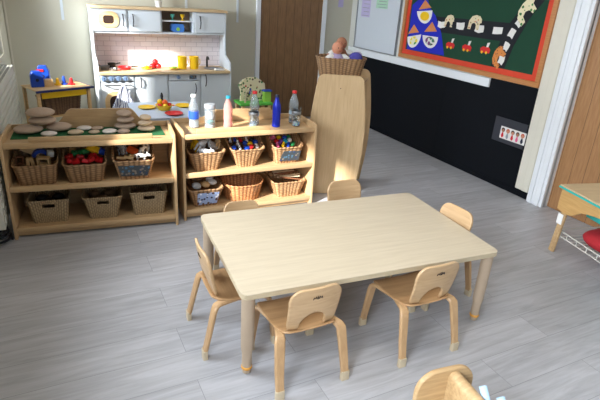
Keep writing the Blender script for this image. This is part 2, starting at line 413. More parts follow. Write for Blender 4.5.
def place(loc, rz, x, y, z=0):
    """local point of a placed frame in world coordinates"""
    c, s = math.cos(rz), math.sin(rz)
    return (loc[0]+c*x-s*y, loc[1]+s*x+c*y, loc[2]+z)

# ------------------------------------------------------------------ the room
YB, XR = 5.66, 3.528
struct(MB().box(-1.7, 3.9, -2.7, 5.9, -.1, 0), 'floor', floor_mat(), 'grey oak effect plank floor')
struct(MB().box(-1.0, 3.9, -2.7, 5.9, 2.5, 2.6), 'ceiling', 'ceil')
LW = math.atan(.055)           # the left wall is a little out of square
LWM = Matrix.Translation((-.26, YB, 0)) @ Matrix.Rotation(-LW, 4, 'Z')
def lw(a0, a1, z0, z1, x0=-.16, x1=0):      # box on the left wall, a = metres from the back corner
    return dict(x0=x0, x1=x1, y0=-a1, y1=-a0, z0=z0, z1=z1, m=LWM)
WB = (.45, 1.15, .84, 1.85); WA = (2.95, 3.95, 1.0, 1.80); WFILL = (4.95, 6.3, 1.0, 2.1)  # last opening is unseen, added for the fill on the table
mb = MB()
for a0, a1, z0, z1 in ((-.1, .45, 0, 2.5), (.45, 1.15, 0, WB[2]), (.45, 1.15, WB[3], 2.5), (1.15, 2.95, 0, 2.5), (2.95, 3.95, 0, WA[2]), (2.95, 3.95, WA[3], 2.5), (3.95, 4.95, 0, 2.5), (4.95, 6.3, 0, 1.0), (4.95, 6.3, 2.1, 2.5), (6.3, 8.3, 0, 2.5)):
    mb.box(**lw(a0, a1, z0, z1))
struct(mb, 'wall_left', 'back')
for n_, (a0, a1, z0, z1) in enumerate((WB, WA, WFILL)):  # the third frame belongs to the added window near the camera
    mb = MB()
    for q in ((a0, a1, z0, z0+.04), (a0, a1, z1-.04, z1), (a0, a0+.04, z0, z1), (a1-.04, a1, z0, z1)):
        mb.box(**lw(*q, x0=-.12, x1=-.07))
    f = struct(mb, 'window_%d' % (n_+1), 'white')
    mb = MB().box(**lw(a0+.04, a1-.04, z0+.04, z1-.04, x0=-.1, x1=-.095))
struct(MB().box(-.6, XR+.15, YB, YB+.15, 0, 2.5), 'wall_back', 'back')
mb = MB()
mb.box(XR, XR+.15, 2.45, YB+.1, 0, 2.5).box(XR, XR+.15, -2.6, 1.5, 0, 2.5).box(XR, XR+.15, 1.5, 2.45, 2.1, 2.5)
struct(mb, 'wall_right', 'wallr')
mb = MB()
mb.box(-.9, -.3, -2.65, -2.5, 0, 2.5).box(1.9, 3.7, -2.65, -2.5, 0, 2.5).box(-.3, 1.9, -2.65, -2.5, 0, .95).box(-.3, 1.9, -2.65, -2.5, 2.2, 2.5)  # leaves an opening behind the camera for the added fill
struct(mb, 'wall_front', 'back')
# thin cover strips on the back wall
for i, x in enumerate((.24, 1.455, 2.03)):
    struct(MB().box(x-.012, x+.012, YB-.008, YB, 1.13 if i else 1.1, 2.5), 'trim_%d' % (i+1), 'kgrey')
struct(MB().box(-.25, -.235, YB-.01, YB, .0, 2.5), 'trim_4', 'cream')
struct(MB().box(-.2, 2.2, YB-.015, YB, 0, .1), 'baseboard_back', 'cream')
# door in the back wall
d1 = struct(MB().box(2.305, 3.10, YB-.02, YB+.02, .01, 2.02), 'door_1', 'oakdoor', 'brown grooved wooden door in the back wall')
struct(MB().box(2.25, 2.302, YB-.035, YB, 0, 2.07).box(3.103, 3.155, YB-.035, YB, 0, 2.07).box(2.25, 3.155, YB-.035, YB, 2.025, 2.07), 'trim_5', 'white', bevel=.004)
# black lower wall, white rail, cream boards, architrave, door
mb = MB().box(XR-.012, XR, 2.58, 5.66, .0, .82).box(XR-.012, XR, 2.74, 3.24, .82, .9)
mb.box(XR-.02, XR-.012, 2.58, 5.66, 0, .045)
mb.box(XR-.014, XR-.0115, 3.795, 3.80, .05, .82)
struct(mb, 'trim_6', 'black', 'black painted lower wall panel')
struct(MB().box(XR-.03, XR, 3.24, 5.62, .82, .895), 'trim_7', 'white', bevel=.004)
struct(MB().box(XR-.018, XR-.0, 2.58, 2.735, .06, 2.5).box(XR-.024, XR-.018, 2.60, 2.66, .06, 2.5), 'trim_8', 'cream', bevel=.003)
mb = MB().box(XR-.045, XR, 2.43, 2.578, 0, 2.12).box(XR-.055, XR-.045, 2.455, 2.50, 0, 2.12).box(XR-.052, XR-.045, 2.53, 2.56, 0, 2.12)
mb.box(XR-.02, XR+.1, 2.43, 2.45, 0, 2.12)
mb.box(XR-.045, XR, 1.42, 1.52, 0, 2.12).box(XR-.045, XR, 1.42, 2.578, 2.08, 2.2)
struct(mb, 'trim_9', 'white', bevel=.004)
struct(MB().box(XR+.03, XR+.07, 1.5, 2.43, .006, 2.09), 'door_2', 'oakdoor2', 'honey brown grooved wooden door in the white frame')
struct(MB().box(XR-.012, XR, -2.5, 1.42, 0, .1), 'baseboard_right', 'white')

struct(MB().box(-1.55, -1.42, -2.6, .85, 0, 2.75), 'sun_block_wall', 'cream')  # unseen blocker added outside to keep sun out of the third window
# unseen ceiling lamps, added to go with the overhead fill
for i, y in enumerate((1.4, 4.0)):
    t = thing('added_ceiling_lamp', 'added white rectangular ceiling light over the %s' % ('big table' if i == 0 else 'shelves'), 'ceiling light', (1.3, y, 2.5))
    MB().box(-.62, .62, -.17, .17, -.03, 0).build('housing', 'white', t, bevel=.004)

# ------------------------------------------------------------------ big table
TB = (.583, 1.532); TA = -.0682; TW, TD, TH = 1.285, .78, .41
table = thing('activity_table', 'big rectangular pale beige classroom table with six small chairs', 'table', (TB[0], TB[1], 0), TA)
MB().prism(rrect(0, TW, 0, TD, .032), TH-.004, TH, 'xy').build('table_top', 'table', table, bevel=.0015)
tag(MB().prism(rrect(0, TW, 0, TD, .032), TH-.024, TH-.0042, 'xy').build('edge_band', 'tedge', table), 'darker beige plywood edge of the top')
mb = MB()
for q in ((.05, TW-.05, .05, .075), (.05, TW-.05, TD-.075, TD-.05), (.05, .075, .075, TD-.075), (TW-.075, TW-.05, .075, TD-.075)): mb.box(*q, TH-.055, TH-.0245)
mb.build('apron', 'tleg', table, bevel=.002)
for x, y in ((.036, .036), (TW-.036, .036), (.036, TD-.036), (TW-.036, TD-.036)):
    lg = MB().lathe([(0, .032), (.021, .032), (.0215, .10), (.0265, .13), (.0275, .30), (.0275, TH-.0245), (0, TH-.0245)], (x, y, 0), 20).build('leg', 'tleg', table)
    tag(MB().lathe([(0, .024), (.021, .024), (.0235, .028), (.0235, .036), (.021, .0385)], (x, y, 0), 20).build('ring', 'brass', lg), 'orange ring near the floor')
    MB().lathe([(0, 0), (.013, 0), (.018, .006), (.018, .0235), (0, .0235)], (x, y, 0), 16).build('foot', 'tleg', lg)

# ------------------------------------------------------------------ chairs
def bool_cut(o, cutter):
    mod = o.modifiers.new('cut', 'BOOLEAN'); mod.operation = 'DIFFERENCE'; mod.object = cutter; mod.solver = 'EXACT'; bpy.context.view_layer.update()
    dg = bpy.context.evaluated_depsgraph_get(); dg.update()
    me = bpy.data.meshes.new_from_object(o.evaluated_get(dg))
    o.modifiers.clear(); o.data = me; bpy.data.objects.remove(cutter)
SH = .262
def make_chair(label, loc, rz):
    t = thing('nursery_chair', label, 'chair', loc, rz, 'small beech chairs around the big table')
    # moulded seat
    prof = [(.155, SH-.018), (.145, SH-.006), (.12, SH), (.04, SH-.004), (-.04, SH-.004), (-.085, SH+.001), (-.116, SH+.014)]
    bm = MB(); NU = 14; rows = []
    for k, (y, z) in enumerate(prof):
        hw = [.124, .136, .140, .140, .134, .122, .104][k]
        rows.append([bm.bm.verts.new((hw*(2*i/NU-1), y, z+.006*(2*i/NU-1)**2)) for i in range(NU+1)])
    for a, b in zip(rows, rows[1:]):
        for i in range(NU): bm.bm.faces.new((a[i], a[i+1], b[i+1], b[i]))
    o = bm.build('seat', 'chair', t)
    m_ = o.modifiers.new('s', 'SOLIDIFY'); m_.thickness = .011; m_.offset = -1
    m_ = o.modifiers.new('b', 'SUBSURF'); m_.levels = 1; m_.render_levels = 2
    # curved backrest: rounded outline extruded, bent, with an arched opening at its foot
    z0, z1 = SH+.008, .475
    out = []
    top = rrect(-.108, .108, z0, z1, .05, 7, (0, 0, 1, 1))
    bm = MB()
    NX, NZ = 28, 26
    def halfw(z):
        u = (z-z0)/(z1-z0)
        hw = .104+.013*u
        if u > .68:
            p = (u-.68)/.32; hw -= .052*(1-math.sqrt(max(0, 1-p*p)))
        if u < .10: hw -= .008*(1-u/.10)
        return hw
    AH, AW = .086, .058                    # the arched opening at the foot of the backrest
    def P(x, z):
        u = (z-z0)/(z1-z0)
        return (x, -.112-.030*u+x*x+(.014*(1-u)**3), z)
    def arch(z):
        p = (z-z0)/AH
        return AW*math.sqrt(max(0, 1-max(0, (p-.25)/.75)**2)) if p < 1 else 0
    zs = sorted([z0+AH*(1-(1-i/12)**2) for i in range(13)]+[z0+AH+(z1-z0-AH)*(1-(1-i/13)**1.5) for i in range(1, 14)])
    for sx in (-1, 1):
        prev = None
        for z in zs:
            hw = halfw(z); a0 = arch(z)
            row = [bm.bm.verts.new(P(sx*(a0+(hw-a0)*i/14), z)) for i in range(15)]
            if prev:
                for i in range(14): bm.bm.faces.new((prev[i], prev[i+1], row[i+1], row[i]))
            prev = row
    bmesh.ops.remove_doubles(bm.bm, verts=bm.bm.verts, dist=.0004)
    o = bm.build('backrest', 'chairb', t)
    m_ = o.modifiers.new('s', 'SOLIDIFY'); m_.thickness = .012; m_.offset = 0
    # small printed mark on the rear of the backrest
    mk = MB()
    yb = lambda z: -.112-.030*(z-z0)/(z1-z0)-.0074
    zc = z1-.042
    for sx in (-1, 1):
        mk.tube([(sx*.005, yb(zc-.007)+.0004, zc-.007), (sx*.008, yb(zc+.006)+.0004, zc+.006), (sx*.012, yb(zc-.004)+.0006, zc-.004), (sx*.017, yb(zc+.003)+.0008, zc+.003), (sx*.020, yb(zc-.007)+.001, zc-.008)], .0017, 5)
    mk.tube([(0, yb(zc+.008), zc+.008), (0, yb(zc-.008), zc-.008)], .0017, 5)
    tag(mk.build('printed_mark', 'dark', o), 'small dark printed mark')
    for sx in (-1, 1):
        for sy in (-1, 1):
            pts = [(sx*.150, sy*.160, .036), (sx*.147, sy*.150, .12), (sx*.140, sy*.139, .218), (sx*.139, sy*.135, .236), (sx*.137, sy*.126, .2475), (sx*.134, sy*.110, .2515), (sx*.128, sy*.06, .2495), (sx*.118, 0, .2475)]
            if sy < 0: pts = [(x_, (-.160, -.140, -.118, -.113, -.104, -.088, -.05, 0)[k], z_) for k, (x_, y_, z_) in enumerate(pts)]
            wd = [.036, .040, .044, .044, .042, .038, .032, .030]
            lg = MB().strip([(a-sx*.014*max(0, k-3)/4, b, c) for k, (a, b, c) in enumerate(pts)], (1, 0, 0), wd, .019).build('leg', 'chairz', t)
            MB().prism(rrect(sx*.1505-.0185, sx*.1505+.0185, -.0105, .0105, .004, 2), 0, .045, 'xy', m=Matrix.Translation((0, sy*.1615, 0))).build('foot_cap', 'foot', lg)
    return t
CL = [('small beech chair in front of the table, nearer its left front leg', (.838, 1.532, 0), .0),
      ('small beech chair in front of the table near its right end', (1.418, 1.500, 0), -.01),
      ('small beech chair tucked in at the left end of the table', (.650, 1.862, 0), -PI/2-.03),
      ('small beech chair at the right end of the table, backrest showing', (1.800, 1.81, 0), PI/2+.06),
      ('small beech chair behind the table, in front of the tall wooden board', (1.53, 2.235, 0), PI-.05),
      ('small beech chair behind the table by the shelves, only its top edge showing', (.885, 2.27, 0), PI-.05)]
first = make_chair(*CL[0])
for i, (l, p, a) in enumerate(CL[1:]):
    c = dup(first, p, a, l)
    if i == 4: c.scale = (.9, .9, .88)      # the lowest of the six

# ------------------------------------------------------------------ shelf units
S1L, S1A, S1W = (-.275, 3.166, 0), -.1138, .978
S2L, S2A, S2W = (.748, 3.103, 0), -.0262, .975
def shelf_unit(label, loc, rz, W, riser, strip, corner):
    t = thing('shelf_unit', label, 'shelf unit', loc, rz, 'low birch shelf units')
    D = .385
    for x0, x1 in ((0, .018), (W-.018, W)):
        pts = [(0, 0), (.045, 0), (.052, .018), (D-.06, .018), (D-.05, 0), (D, 0), (D, .60)]+[(D-.01, .625), (D-.03, .632), (.03, .632), (.008, .624), (0, .605)]
        MB().prism(pts, x0, x1, 'yz', bev=.003).build('side_panel', 'shelfz', t)
    a, b = .0185, W-.0185
    MB().box(a, b, .012, D-.012, .574, .592).build('top_shelf', 'shelf', t)
    MB().box(a, b, 0, .022, .572, .606, bev=.006).build('front_lip', 'shelf', t)
    MB().box(a, b, .012, D-.012, .306, .322).build('middle_shelf', 'shelf', t)
    MB().box(a, b, 0, .018, .306, .342, bev=.006).build('front_lip', 'shelf', t)
    MB().box(a, b, .012, D-.012, .046, .062).build('bottom_shelf', 'shelf', t)
    MB().box(a, b, .002, .018, .044, .076, bev=.005).build('front_lip', 'shelf', t)
    MB().box(a, b, .03, .045, .012, .0455).build('toe_board', 'shelf', t)
    MB().box(a, b, D-.01, D-.002, .05, .574).build('back_panel', 'shelf', t)
    # bell-shaped upstand along the back
    x0, x1, zt = riser; n = 14; pts = [(a, .5925), (b, .5925), (b, .625), (x1+.08, .628)]
    for i in range(n+1): u = i/n; pts.append((x1+.08-.10*u, .628+(zt-.628)*(.5-.5*math.cos(PI*u))))
    for i in range(n+1): u = i/n; pts.append((x0+.02-.10*u, zt-(zt-.628)*(.5-.5*math.cos(PI*u))))
    pts.append((a, .625))
    MB().prism(pts, D-.028, D-.0125, 'xz').build('back_upstand', 'shelf', t, bevel=.003)
    MB().box(strip[0], strip[1], .0225, .034, .5925, .634, bev=.004).build('retaining_strip', 'shelf', t)
    return t
shelf_unit('birch shelf unit with the stones on a green mat, nearest the radiator', S1L, S1A, S1W, (.35, .74, .718), (.15, .84), 0)
shelf_unit('birch shelf unit with the plastic bottles, beside the tall wooden board', S2L, S2A, S2W, (.30, .74, .678), (.10, .62), 0)

# ------------------------------------------------------------------ baskets
def weave_basket(name, label, grp, loc, rz, w0, d0, w1, d1, h, back, mat, tilt=0, hole=False, lift=.006, rnd=.03, rib=.10, freq=.012, amp=.0022, cat='basket', extra=None):
    """open wicker basket: base w0 x d0, rim w1 x d1, height h at the front and h+back at the rear; origin at base centre"""
    t = thing(name, label, cat, loc, rz, grp)
    mb = MB(); bm = mb.bm
    def ring(w, d, r, n=72):
        base = rrect(-w/2, w/2, -d/2, d/2, r, 6)
        per = []; P = [Vector(p) for p in base]; L = [0]
        for i in range(len(P)): L.append(L[-1]+(P[(i+1) % len(P)]-P[i]).length)
        out = []
        for k in range(n):
            s_ = L[-1]*k/n
            for i in range(len(P)):
                if L[i] <= s_ <= L[i+1]+1e-9:
                    f = (s_-L[i])/max(1e-9, L[i+1]-L[i]); q = P[i].lerp(P[(i+1) % len(P)], f)
                    out.append(q); break
        return out
    n = 96; nz = max(8, int(h/freq))
    A = ring(w0, d0, min(rnd, d0*.45), n); B = ring(w1, d1, min(rnd*1.25, d1*.45), n)
    def rimz(y): return h+back*max(0, (y/d1+.5))**1.25
    def layer(inset, wob):
        rows = []
        for j in range(nz+1):
            u = j/nz; row = []
            for k in range(n):
                q = A[k].lerp(B[k], u); nn = q.normalized()
                off = inset + (amp*math.sin(k/n*2*PI*24)*(1 if j % 2 else -1)*wob)
                p = q - nn*(-off)
                row.append(bm.verts.new((p.x, p.y, rimz(B[k].y)*u)))
            rows.append(row)
        return rows
    o_ = layer(0, 1); i_ = layer(-.007, 0)
    for rows, fl in ((o_, 0), (i_, 1)):
        for a, b in zip(rows, rows[1:]):
            for k in range(n):
                f = (a[k], a[(k+1) % n], b[(k+1) % n], b[k]); bm.faces.new(f if not fl else f[::-1])
    for k in range(n): bm.faces.new((o_[-1][k], o_[-1][(k+1) % n], i_[-1][(k+1) % n], i_[-1][k]))
    bm.faces.new(o_[0][::-1]); 
    jl = min(nz, max(0, int(round(lift/h*nz)))) if lift > .01 else 0
    c = [bm.verts.new((v.co.x, v.co.y, v.co.z+.0005 if jl else .006)) for v in i_[jl]]; bm.faces.new(c)
    for k in range(n): bm.faces.new((i_[jl][k], i_[jl][(k+1) % n], c[(k+1) % n], c[k]))
    for f in bm.faces:
        if len(f.verts) == 4: pass
    body = mb.build('woven_body', mat, t)
    # braided rim
    pts = []
    for k in range(n):
        q = B[k]; a = k/n*2*PI*30
        pts.append((q.x*.995+.0016*math.cos(a), q.y*.995, rimz(q.y)+.002+.0016*math.sin(a)))
    MB().tube(pts, .0062, 6, closed=True).build('rim', mat, t)
    if hole:
        c = MB().box(-.035, .035, -.5, .0, h*.70, h*.86).build('cutter', mat); c.parent = None
        c.location = loc; c.rotation_euler = (0, 0, rz)
        bpy.context.view_layer.update()
        bool_cut(body, c)
    if tilt: t.rotation_euler[0] = tilt
    return t

SB1, SB2 = 'storage baskets on the stone-topped shelf unit', 'storage baskets on the bottle-topped shelf unit'
ZM, ZB = .3225, .0625
def S1(x, y, z=0): return place(S1L, S1A, x, y, z)
def S2(x, y, z=0): return place(S2L, S2A, x, y, z)
def s1b(label, x, *a, z=ZM, y=.19, **k): k.setdefault('lift', .07); return weave_basket('wicker_basket', label, SB1, S1(x, y, z), S1A, *a, **k)
s1b('tan wicker basket of wooden pieces on the middle shelf, next to the radiator', .158, .205, .22, .245, .27, .125, .07, 'wickb', y=.18)
s1b('tan wicker basket of red, green and yellow plastic bricks on the middle shelf', .432, .205, .22, .250, .27, .115, .07, 'wickb', y=.18)
b3 = s1b('tan wicker basket of toy animals with a photo on its front', .722, .185, .22, .250, .27, .125, .06, 'wick', y=.18)
s1b('seagrass basket with a handle hole on the bottom shelf, next to the radiator', .200, .195, .20, .235, .24, .150, .0, 'wickd', z=ZB, y=.18, hole=True, rnd=.015)
s1b('seagrass basket with a handle hole in the middle of the bottom shelf', .515, .165, .20, .235, .24, .145, .0, 'wickd', z=ZB, y=.18, hole=True, rnd=.015)
s1b('seagrass basket with a handle hole and frayed corner, at the right of the bottom shelf', .800, .190, .20, .235, .24, .160, .0, 'wickd', z=ZB, y=.18, hole=True, rnd=.015)
MB().prism([(-.082, .030), (.078, .026), (.098, .100), (-.098, .104)], -.003, 0, 'xz', m=Matrix.Translation((0, -.116, 0)) @ Matrix.Rotation(.20, 4, 'X')).build('photo_card', 'photo_dark', b3)
def s2b(label, x, *a, z=ZM, y=.19, name='wicker_basket', **k): k.setdefault('lift', .07); return weave_basket(name, label, SB2, S2(x, y, z), S2A, *a, **k)
s2b('tan wicker basket heaped with cream and grey striped toy animals', .185, .165, .20, .255, .26, .130, .06, 'wick', y=.18)
s2b('tan wicker basket of small blue, red and white pieces', .480, .135, .18, .250, .24, .128, .095, 'wick', y=.18)
b3 = s2b('tan wicker basket with a high slanting back and bright small blocks', .790, .170, .18, .235, .25, .125, .115, 'wick', y=.18)
MB().prism([(-.070, .026), (.085, .022), (.092, .100), (-.045, .106)], -.003, 0, 'xz', m=Matrix.Translation((0, -.096, 0)) @ Matrix.Rotation(.235, 4, 'X')).build('photo_card', 'photo_dark', b3)
b1 = s2b('wicker basket with a blue photo on its front and cream things inside', .174, .165, .20, .245, .25, .125, .02, 'wick', z=ZB, y=.17)
MB().prism([(-.068, .018), (.072, .022), (.084, .112), (-.07, .115)], -.003, 0, 'xz', m=Matrix.Translation((0, -.106, 0)) @ Matrix.Rotation(.21, 4, 'X')).build('photo_card', 'photo_blue', b1)
s2b('round orange-brown wicker basket, empty, on the bottom shelf', .470, .250, .21, .305, .26, .120, .02, 'wicko', z=ZB, y=.18, rnd=.13, lift=.006)
s2b('wicker basket filled with wooden sticks on the bottom shelf', .812, .185, .20, .265, .24, .115, .02, 'wick', z=ZB, y=.17)

# ------------------------------------------------------------------ tall board stand
def stand():
    t = thing('tall_board_stand', 'tall stand of two curved pale wooden boards holding the doll basket', 'stand', (1.977, 3.225, 0), -.42)
    def outline(wb, wm, wt, h, r=.05):
        L = [(-wb/2, 0)]; Rr = [(wb/2, 0)]
        for i in range(1, 13):
            u = i/12*.92; hw = (wb*(1-u)+wt*u)/2 + (wm-(wb+wt)/2)*math.sin(PI*min(1, u*1.05))*.5
            L.append((-hw, h*u)); Rr.append((hw, h*u))
        tw = wt/2
        top = [(tw-r+r*math.cos(a), h-r+r*math.sin(a)) for a in [i*PI/2/5 for i in range(6)]]
        return Rr+top+[(-x, z) for x, z in top[::-1]]+L[::-1]
    MB().prism(outline(.355, .435, .35, .948), 0, .018, 'xz').build('front_board', 'stand', t, bevel=.004)
    MB().prism(outline(.355, .435, .35, .95), .375, .393, 'xz', m=Matrix.Translation((.108, 0, 0))).build('back_board', 'stand', t, bevel=.004)
    for z in (.12, .50, .868): MB().prism([(-.15, .0185), (.15, .0185), (.27, .3745), (-.02, .3745)], z, z+.018, 'xy').build('shelf_board', 'stand', t)
    MB().cyl((.0, -.001, .85), (.0, .0005, .85), .004, n=10).build('screw', 'dark', t)
    return t
stand()
dbk = weave_basket('doll_basket', 'oval brown wicker basket holding dolls, on top of the tall board stand', None, (2.062, 3.40, .8865), -.36, .30, .20, .385, .265, .165, 0, 'wickb', rnd=.11, lift=.03)
def doll(label, x, y, z, rz, skin, body, r=.043, lean=0):
    t = thing('soft_doll', label, 'doll', (x, y, z), rz, 'soft dolls in the wicker basket')
    MB().ell((0, 0, .06), .068, .045, .085, u=20, v=14, lump=.05).build('body', body, t)
    hd = MB().ell((.0, 0, .178), r, r*.95, r*1.1, u=22, v=16).build('head', skin, t)
    MB().ell((-.015, -r*.9, .182), .004, .003, .005).build('eye', 'dark', hd); MB().ell((.015, -r*.9, .182), .004, .003, .005).build('eye', 'dark', hd)
    MB().ell((0, -r*.95, .173), .005, .005, .004).build('nose', skin, hd)
    MB().tube([(-.012, -r*.9, .162), (0, -r*.92, .159), (.012, -r*.9, .162)], .0018, 5).build('mouth', 'redhair', hd)
    for s_ in (-1, 1):
        a = MB().tube([(s_*.035, 0, .112), (s_*.065, -.005, .112), (s_*.095, -.01, .098)], [.02, .023, .018], 10).build('sleeve', 'whitep', t)
        MB().ell((s_*.104, -.012, .09), .013, .012, .012).build('hand', skin, a)
    return t
doll('doll with a lavender body and white sleeves, front of the wicker basket', 2.015, 3.385, .945, .0, 'skin', 'lav')
d2 = doll('taller brown-skinned doll leaning behind the lavender doll', 2.095, 3.465, .97, -.2, 'skin2', 'darkwood')
o = thing('soft_doll', 'indigo blue bundled doll at the right rim of the wicker basket', 'doll', (2.178, 3.375, .955), 0, 'soft dolls in the wicker basket')
MB().ell((0, 0, .085), .055, .05, .055, lump=.12).build('body', 'indigo', o); MB().ell((.03, .01, .115), .028, .028, .026).build('hood', 'lav', o)

# ------------------------------------------------------------------ toy kitchen
def kitchen():
    t = thing('play_kitchen', 'large pale blue-grey wooden play kitchen with tiled back against the wall', 'play kitchen', (.47, 5.645, 0), 0)
    W = 1.36; G = 'kgrey'
    # side panels with the stepped outline
    sidep = [(0, 0), (-.375, 0), (-.375, .70), (-.36, .735), (-.30, .765), (-.20, .80), (-.19, .86), (-.19, 1.232), (0, 1.232)]
    for x0, x1 in ((0, .018), (W-.018, W)): MB().prism(sidep, x0, x1, 'yz').build('side_panel', G, t, bevel=.002)
    MB().box(-.01, W+.01, -.21, 0, 1.2325, 1.258).build('top_board', 'kwood', t, bevel=.003)
    MB().box(.0185, W-.0185, -.395, -.016, .632, .660).build('worktop', 'kwood', t, bevel=.003)
    MB().box(.0185, W-.0185, -.015, -.003, .02, 1.232).build('tiled_back', tile_mat(), t)
    MB().box(.0185, W-.0185, -.175, -.016, 1.004, 1.022).build('upper_floor', G, t)
    for x in (.345, .675, 1.015): MB().box(x-.008, x+.008, -.175, -.016, 1.0225, 1.232).build('upper_divider', G, t)
    MB().box(.6835, 1.0065, -.024, -.0155, 1.0225, 1.232).build('niche_back', 'brownin', t)
    MB().box(.6835, 1.0065, -.17, -.0245, 1.128, 1.138).build('niche_shelf', 'white', t)
    def bar(p, z0, z1, y):
        return MB().tube([(p, y, z0), (p, y-.018, z0+.012), (p+.004, y-.022, (z0+z1)/2), (p, y-.018, z1-.012), (p, y, z1)], .0055, 8)
    def door(name, x0, x1, z0, z1, y, hx, hz0, hz1):
        d = MB().box(x0, x1, y-.014, y, z0, z1).build(name, G, t, bevel=.002)
        if hx: bar(hx, hz0, hz1, y-.014).build('handle', 'handle', d)
        return d
    d = door('upper_door', .0205, .335, 1.026, 1.229, -.1755, .300, 1.075, 1.185)
    # porthole
    c = (.165, 1.132); rr = MB(); 
    out = rrect(c[0]-.095, c[0]+.095, c[1]-.075, c[1]+.075, .062, 8); inn = rrect(c[0]-.05, c[0]+.05, c[1]-.038, c[1]+.038, .025, 8)
    yy0, yy1 = -.1905, -.198
    vo = [rr.bm.verts.new((x, yy1, z)) for x, z in out]; vi = [rr.bm.verts.new((x, yy1, z)) for x, z in inn]
    vo2 = [rr.bm.verts.new((x, yy0, z)) for x, z in out]; vi2 = [rr.bm.verts.new((x, yy0, z)) for x, z in inn]; n = len(vo)
    for i in range(n):
        j = (i+1) % n
        for q in ((vo[i], vo[j], vi[j], vi[i]), (vo2[i], vi2[i], vi2[j], vo2[j]), (vo[i], vo2[i], vo2[j], vo[j]), (vi[i], vi[j], vi2[j], vi2[i])): rr.bm.faces.new(q)
    f = rr.build('porthole_ring', 'toywood', d)
    MB().prism(inn, -.1925, -.1900, 'xz').build('porthole_glass', 'slot', d)
    door('upper_door', .355, .665, 1.026, 1.229, -.1755, .395, 1.075, 1.185)
    door('upper_door', 1.025, W-.0205, 1.026, 1.229, -.1755, 1.075, 1.068, 1.19)
    # lower carcass
    for x in (.345, .675, 1.015): MB().box(x-.008, x+.008, -.355, -.016, .02, .6315).build('lower_divider', G, t)
    MB().box(.0185, W-.0185, -.355, -.016, .02, .038).build('lower_floor', G, t)
    MB().box(.0185, W-.0185, -.33, -.32, .0, .0195).build('plinth', G, t)
    pnl = MB().box(.0205, .335, -.370, -.3555, .565, .6285).build('knob_panel', G, t, bevel=.002)
    for x in (.055, .125, .190, .258):
        k = MB().cyl((x, -.371, .596), (x, -.394, .596), .025, .023, 20).build('knob', 'knob', pnl)
        MB().box(x-.003, x+.003, -.398, -.3945, .580, .612).build('pointer', 'knob', k)
    od = door('oven_door', .0205, .335, .045, .558, -.3555, None, 0, 0)
    rg = MB(); o1 = rrect(.05, .305, .16, .47, .10, 8); 
    rg.prism(o1, -.378, -.370, 'xz'); rg.build('oven_window_ring', 'toywood', od, bevel=.002)
    MB().prism(rrect(.095, .26, .20, .43, .06, 8), -.3805, -.3785, 'xz').build('oven_window', 'slot', od)
    MB().tube([(.06, -.372, .53), (.07, -.41, .535), (.17, -.415, .535), (.29, -.41, .535), (.30, -.372, .53)], .006, 8).build('rail', 'handle', od)
    door('lower_door', .355, .665, .045, .6285, -.3555, .405, .50, .60)
    pn2 = MB().box(.685, 1.005, -.370, -.3555, .565, .6285).build('control_panel', G, t, bevel=.002)
    MB().cyl((.785, -.371, .600), (.785, -.392, .600), .020, .018, 20).build('knob', 'knob', pn2)
    tag(MB().box(.90, .975, -.374, -.3705, .578, .615).build('picture_sticker', 'photo_dark', pn2), 'small colourful picture sticker')
    door('lower_door', .685, 1.005, .045, .558, -.3555, .965, .43, .53)
    door('lower_door', 1.025, W-.0205, .045, .6285, -.3555, 1.075, .50, .62)
    # tap and basin
    MB().cyl((1.165, -.12, .6605), (1.165, -.12, .75), .011, n=12).tube([(1.165, -.12, .745), (1.165, -.125, .77), (1.165, -.16, .772), (1.165, -.19, .755)], .009, 10).build('tap', 'dark', t)
    MB().lathe([(.0, .6605), (.085, .6605), (.092, .668), (.085, .670), (.078, .664), (0, .6635)], (1.19, -.235, 0), 28).build('basin_ring', 'chrome', t)
    return t
kitchen()
KZ = .6605
def kt(x, y): return (x, y)
# things on and in the kitchen
o = tag(MB().lathe([(0, 0), (.028, 0), (.037, .06), (.039, .062), (.034, .062), (.03, .055), (0, .05)], n=24).build('plant_pot', 'pot', loc=(1.14, 5.545, 1.2585)), 'small white pot with a dark plant on top of the play kitchen', 'plant pot')
pl = MB()
for i in range(22):
    a = i*2.4; l = .02+.03*random.random(); pl.ell((math.cos(a)*l*.7, math.sin(a)*l*.7, .075+.05*random.random()), .018, .008, .013, Euler((random.random()*2, random.random()*2, a)), 8, 5)
pl.build('leaves', 'tooth', o)
def goblet(label, mat, x):
    t = tag(MB().lathe([(0, 0), (.020, 0), (.018, .005), (.006, .010), (.006, .024), (.018, .034), (.023, .060), (.020, .060), (.014, .038), (0, .032)], n=20).build('egg_cup', mat, loc=(x, 5.545, 1.1385)), label, 'toy cup', 'toy cups on the kitchen niche shelf'); return t
goblet('teal toy goblet on the open shelf of the play kitchen', 'teal', 1.278); goblet('yellow toy goblet on the open shelf of the play kitchen', 'yellow', 1.382)
t = thing('toy_toaster', 'blue toy toaster with a lime button in the open niche', 'toy toaster', (1.325, 5.555, 1.0225))
MB().prism(rrect(-.068, .068, 0, .082, .028, 6), -.04, .04, 'xz').build('body', 'midblue', t, bevel=.004)
MB().box(-.045, .045, -.022, -.008, .0815, .086).box(-.045, .045, .008, .022, .0815, .086).build('slot', 'dark', t)
MB().cyl((0, -.0405, .03), (0, -.048, .03), .018, n=18).build('button', 'lime', t)
MB().box(.0685, .084, -.006, .006, .045, .06).build('lever', 'yellow', t)
def pan(label, x, y, r, h, mat, hd):
    t = thing('toy_pan', label, 'toy pan', (x, y, KZ), hd, 'toy pans on the hob')
    MB().lathe([(0, 0), (r*.85, 0), (r, h), (r*1.05, h+.002), (r*.95, h), (r*.8, .006), (0, .006)], n=28).build('bowl', mat, t)
    MB().tube([(r*1.0, 0, h*.8), (r*1.6, 0, h*.95), (r*2.2, 0, h)], .006, 8).build('handle', 'dark', t)
    return t
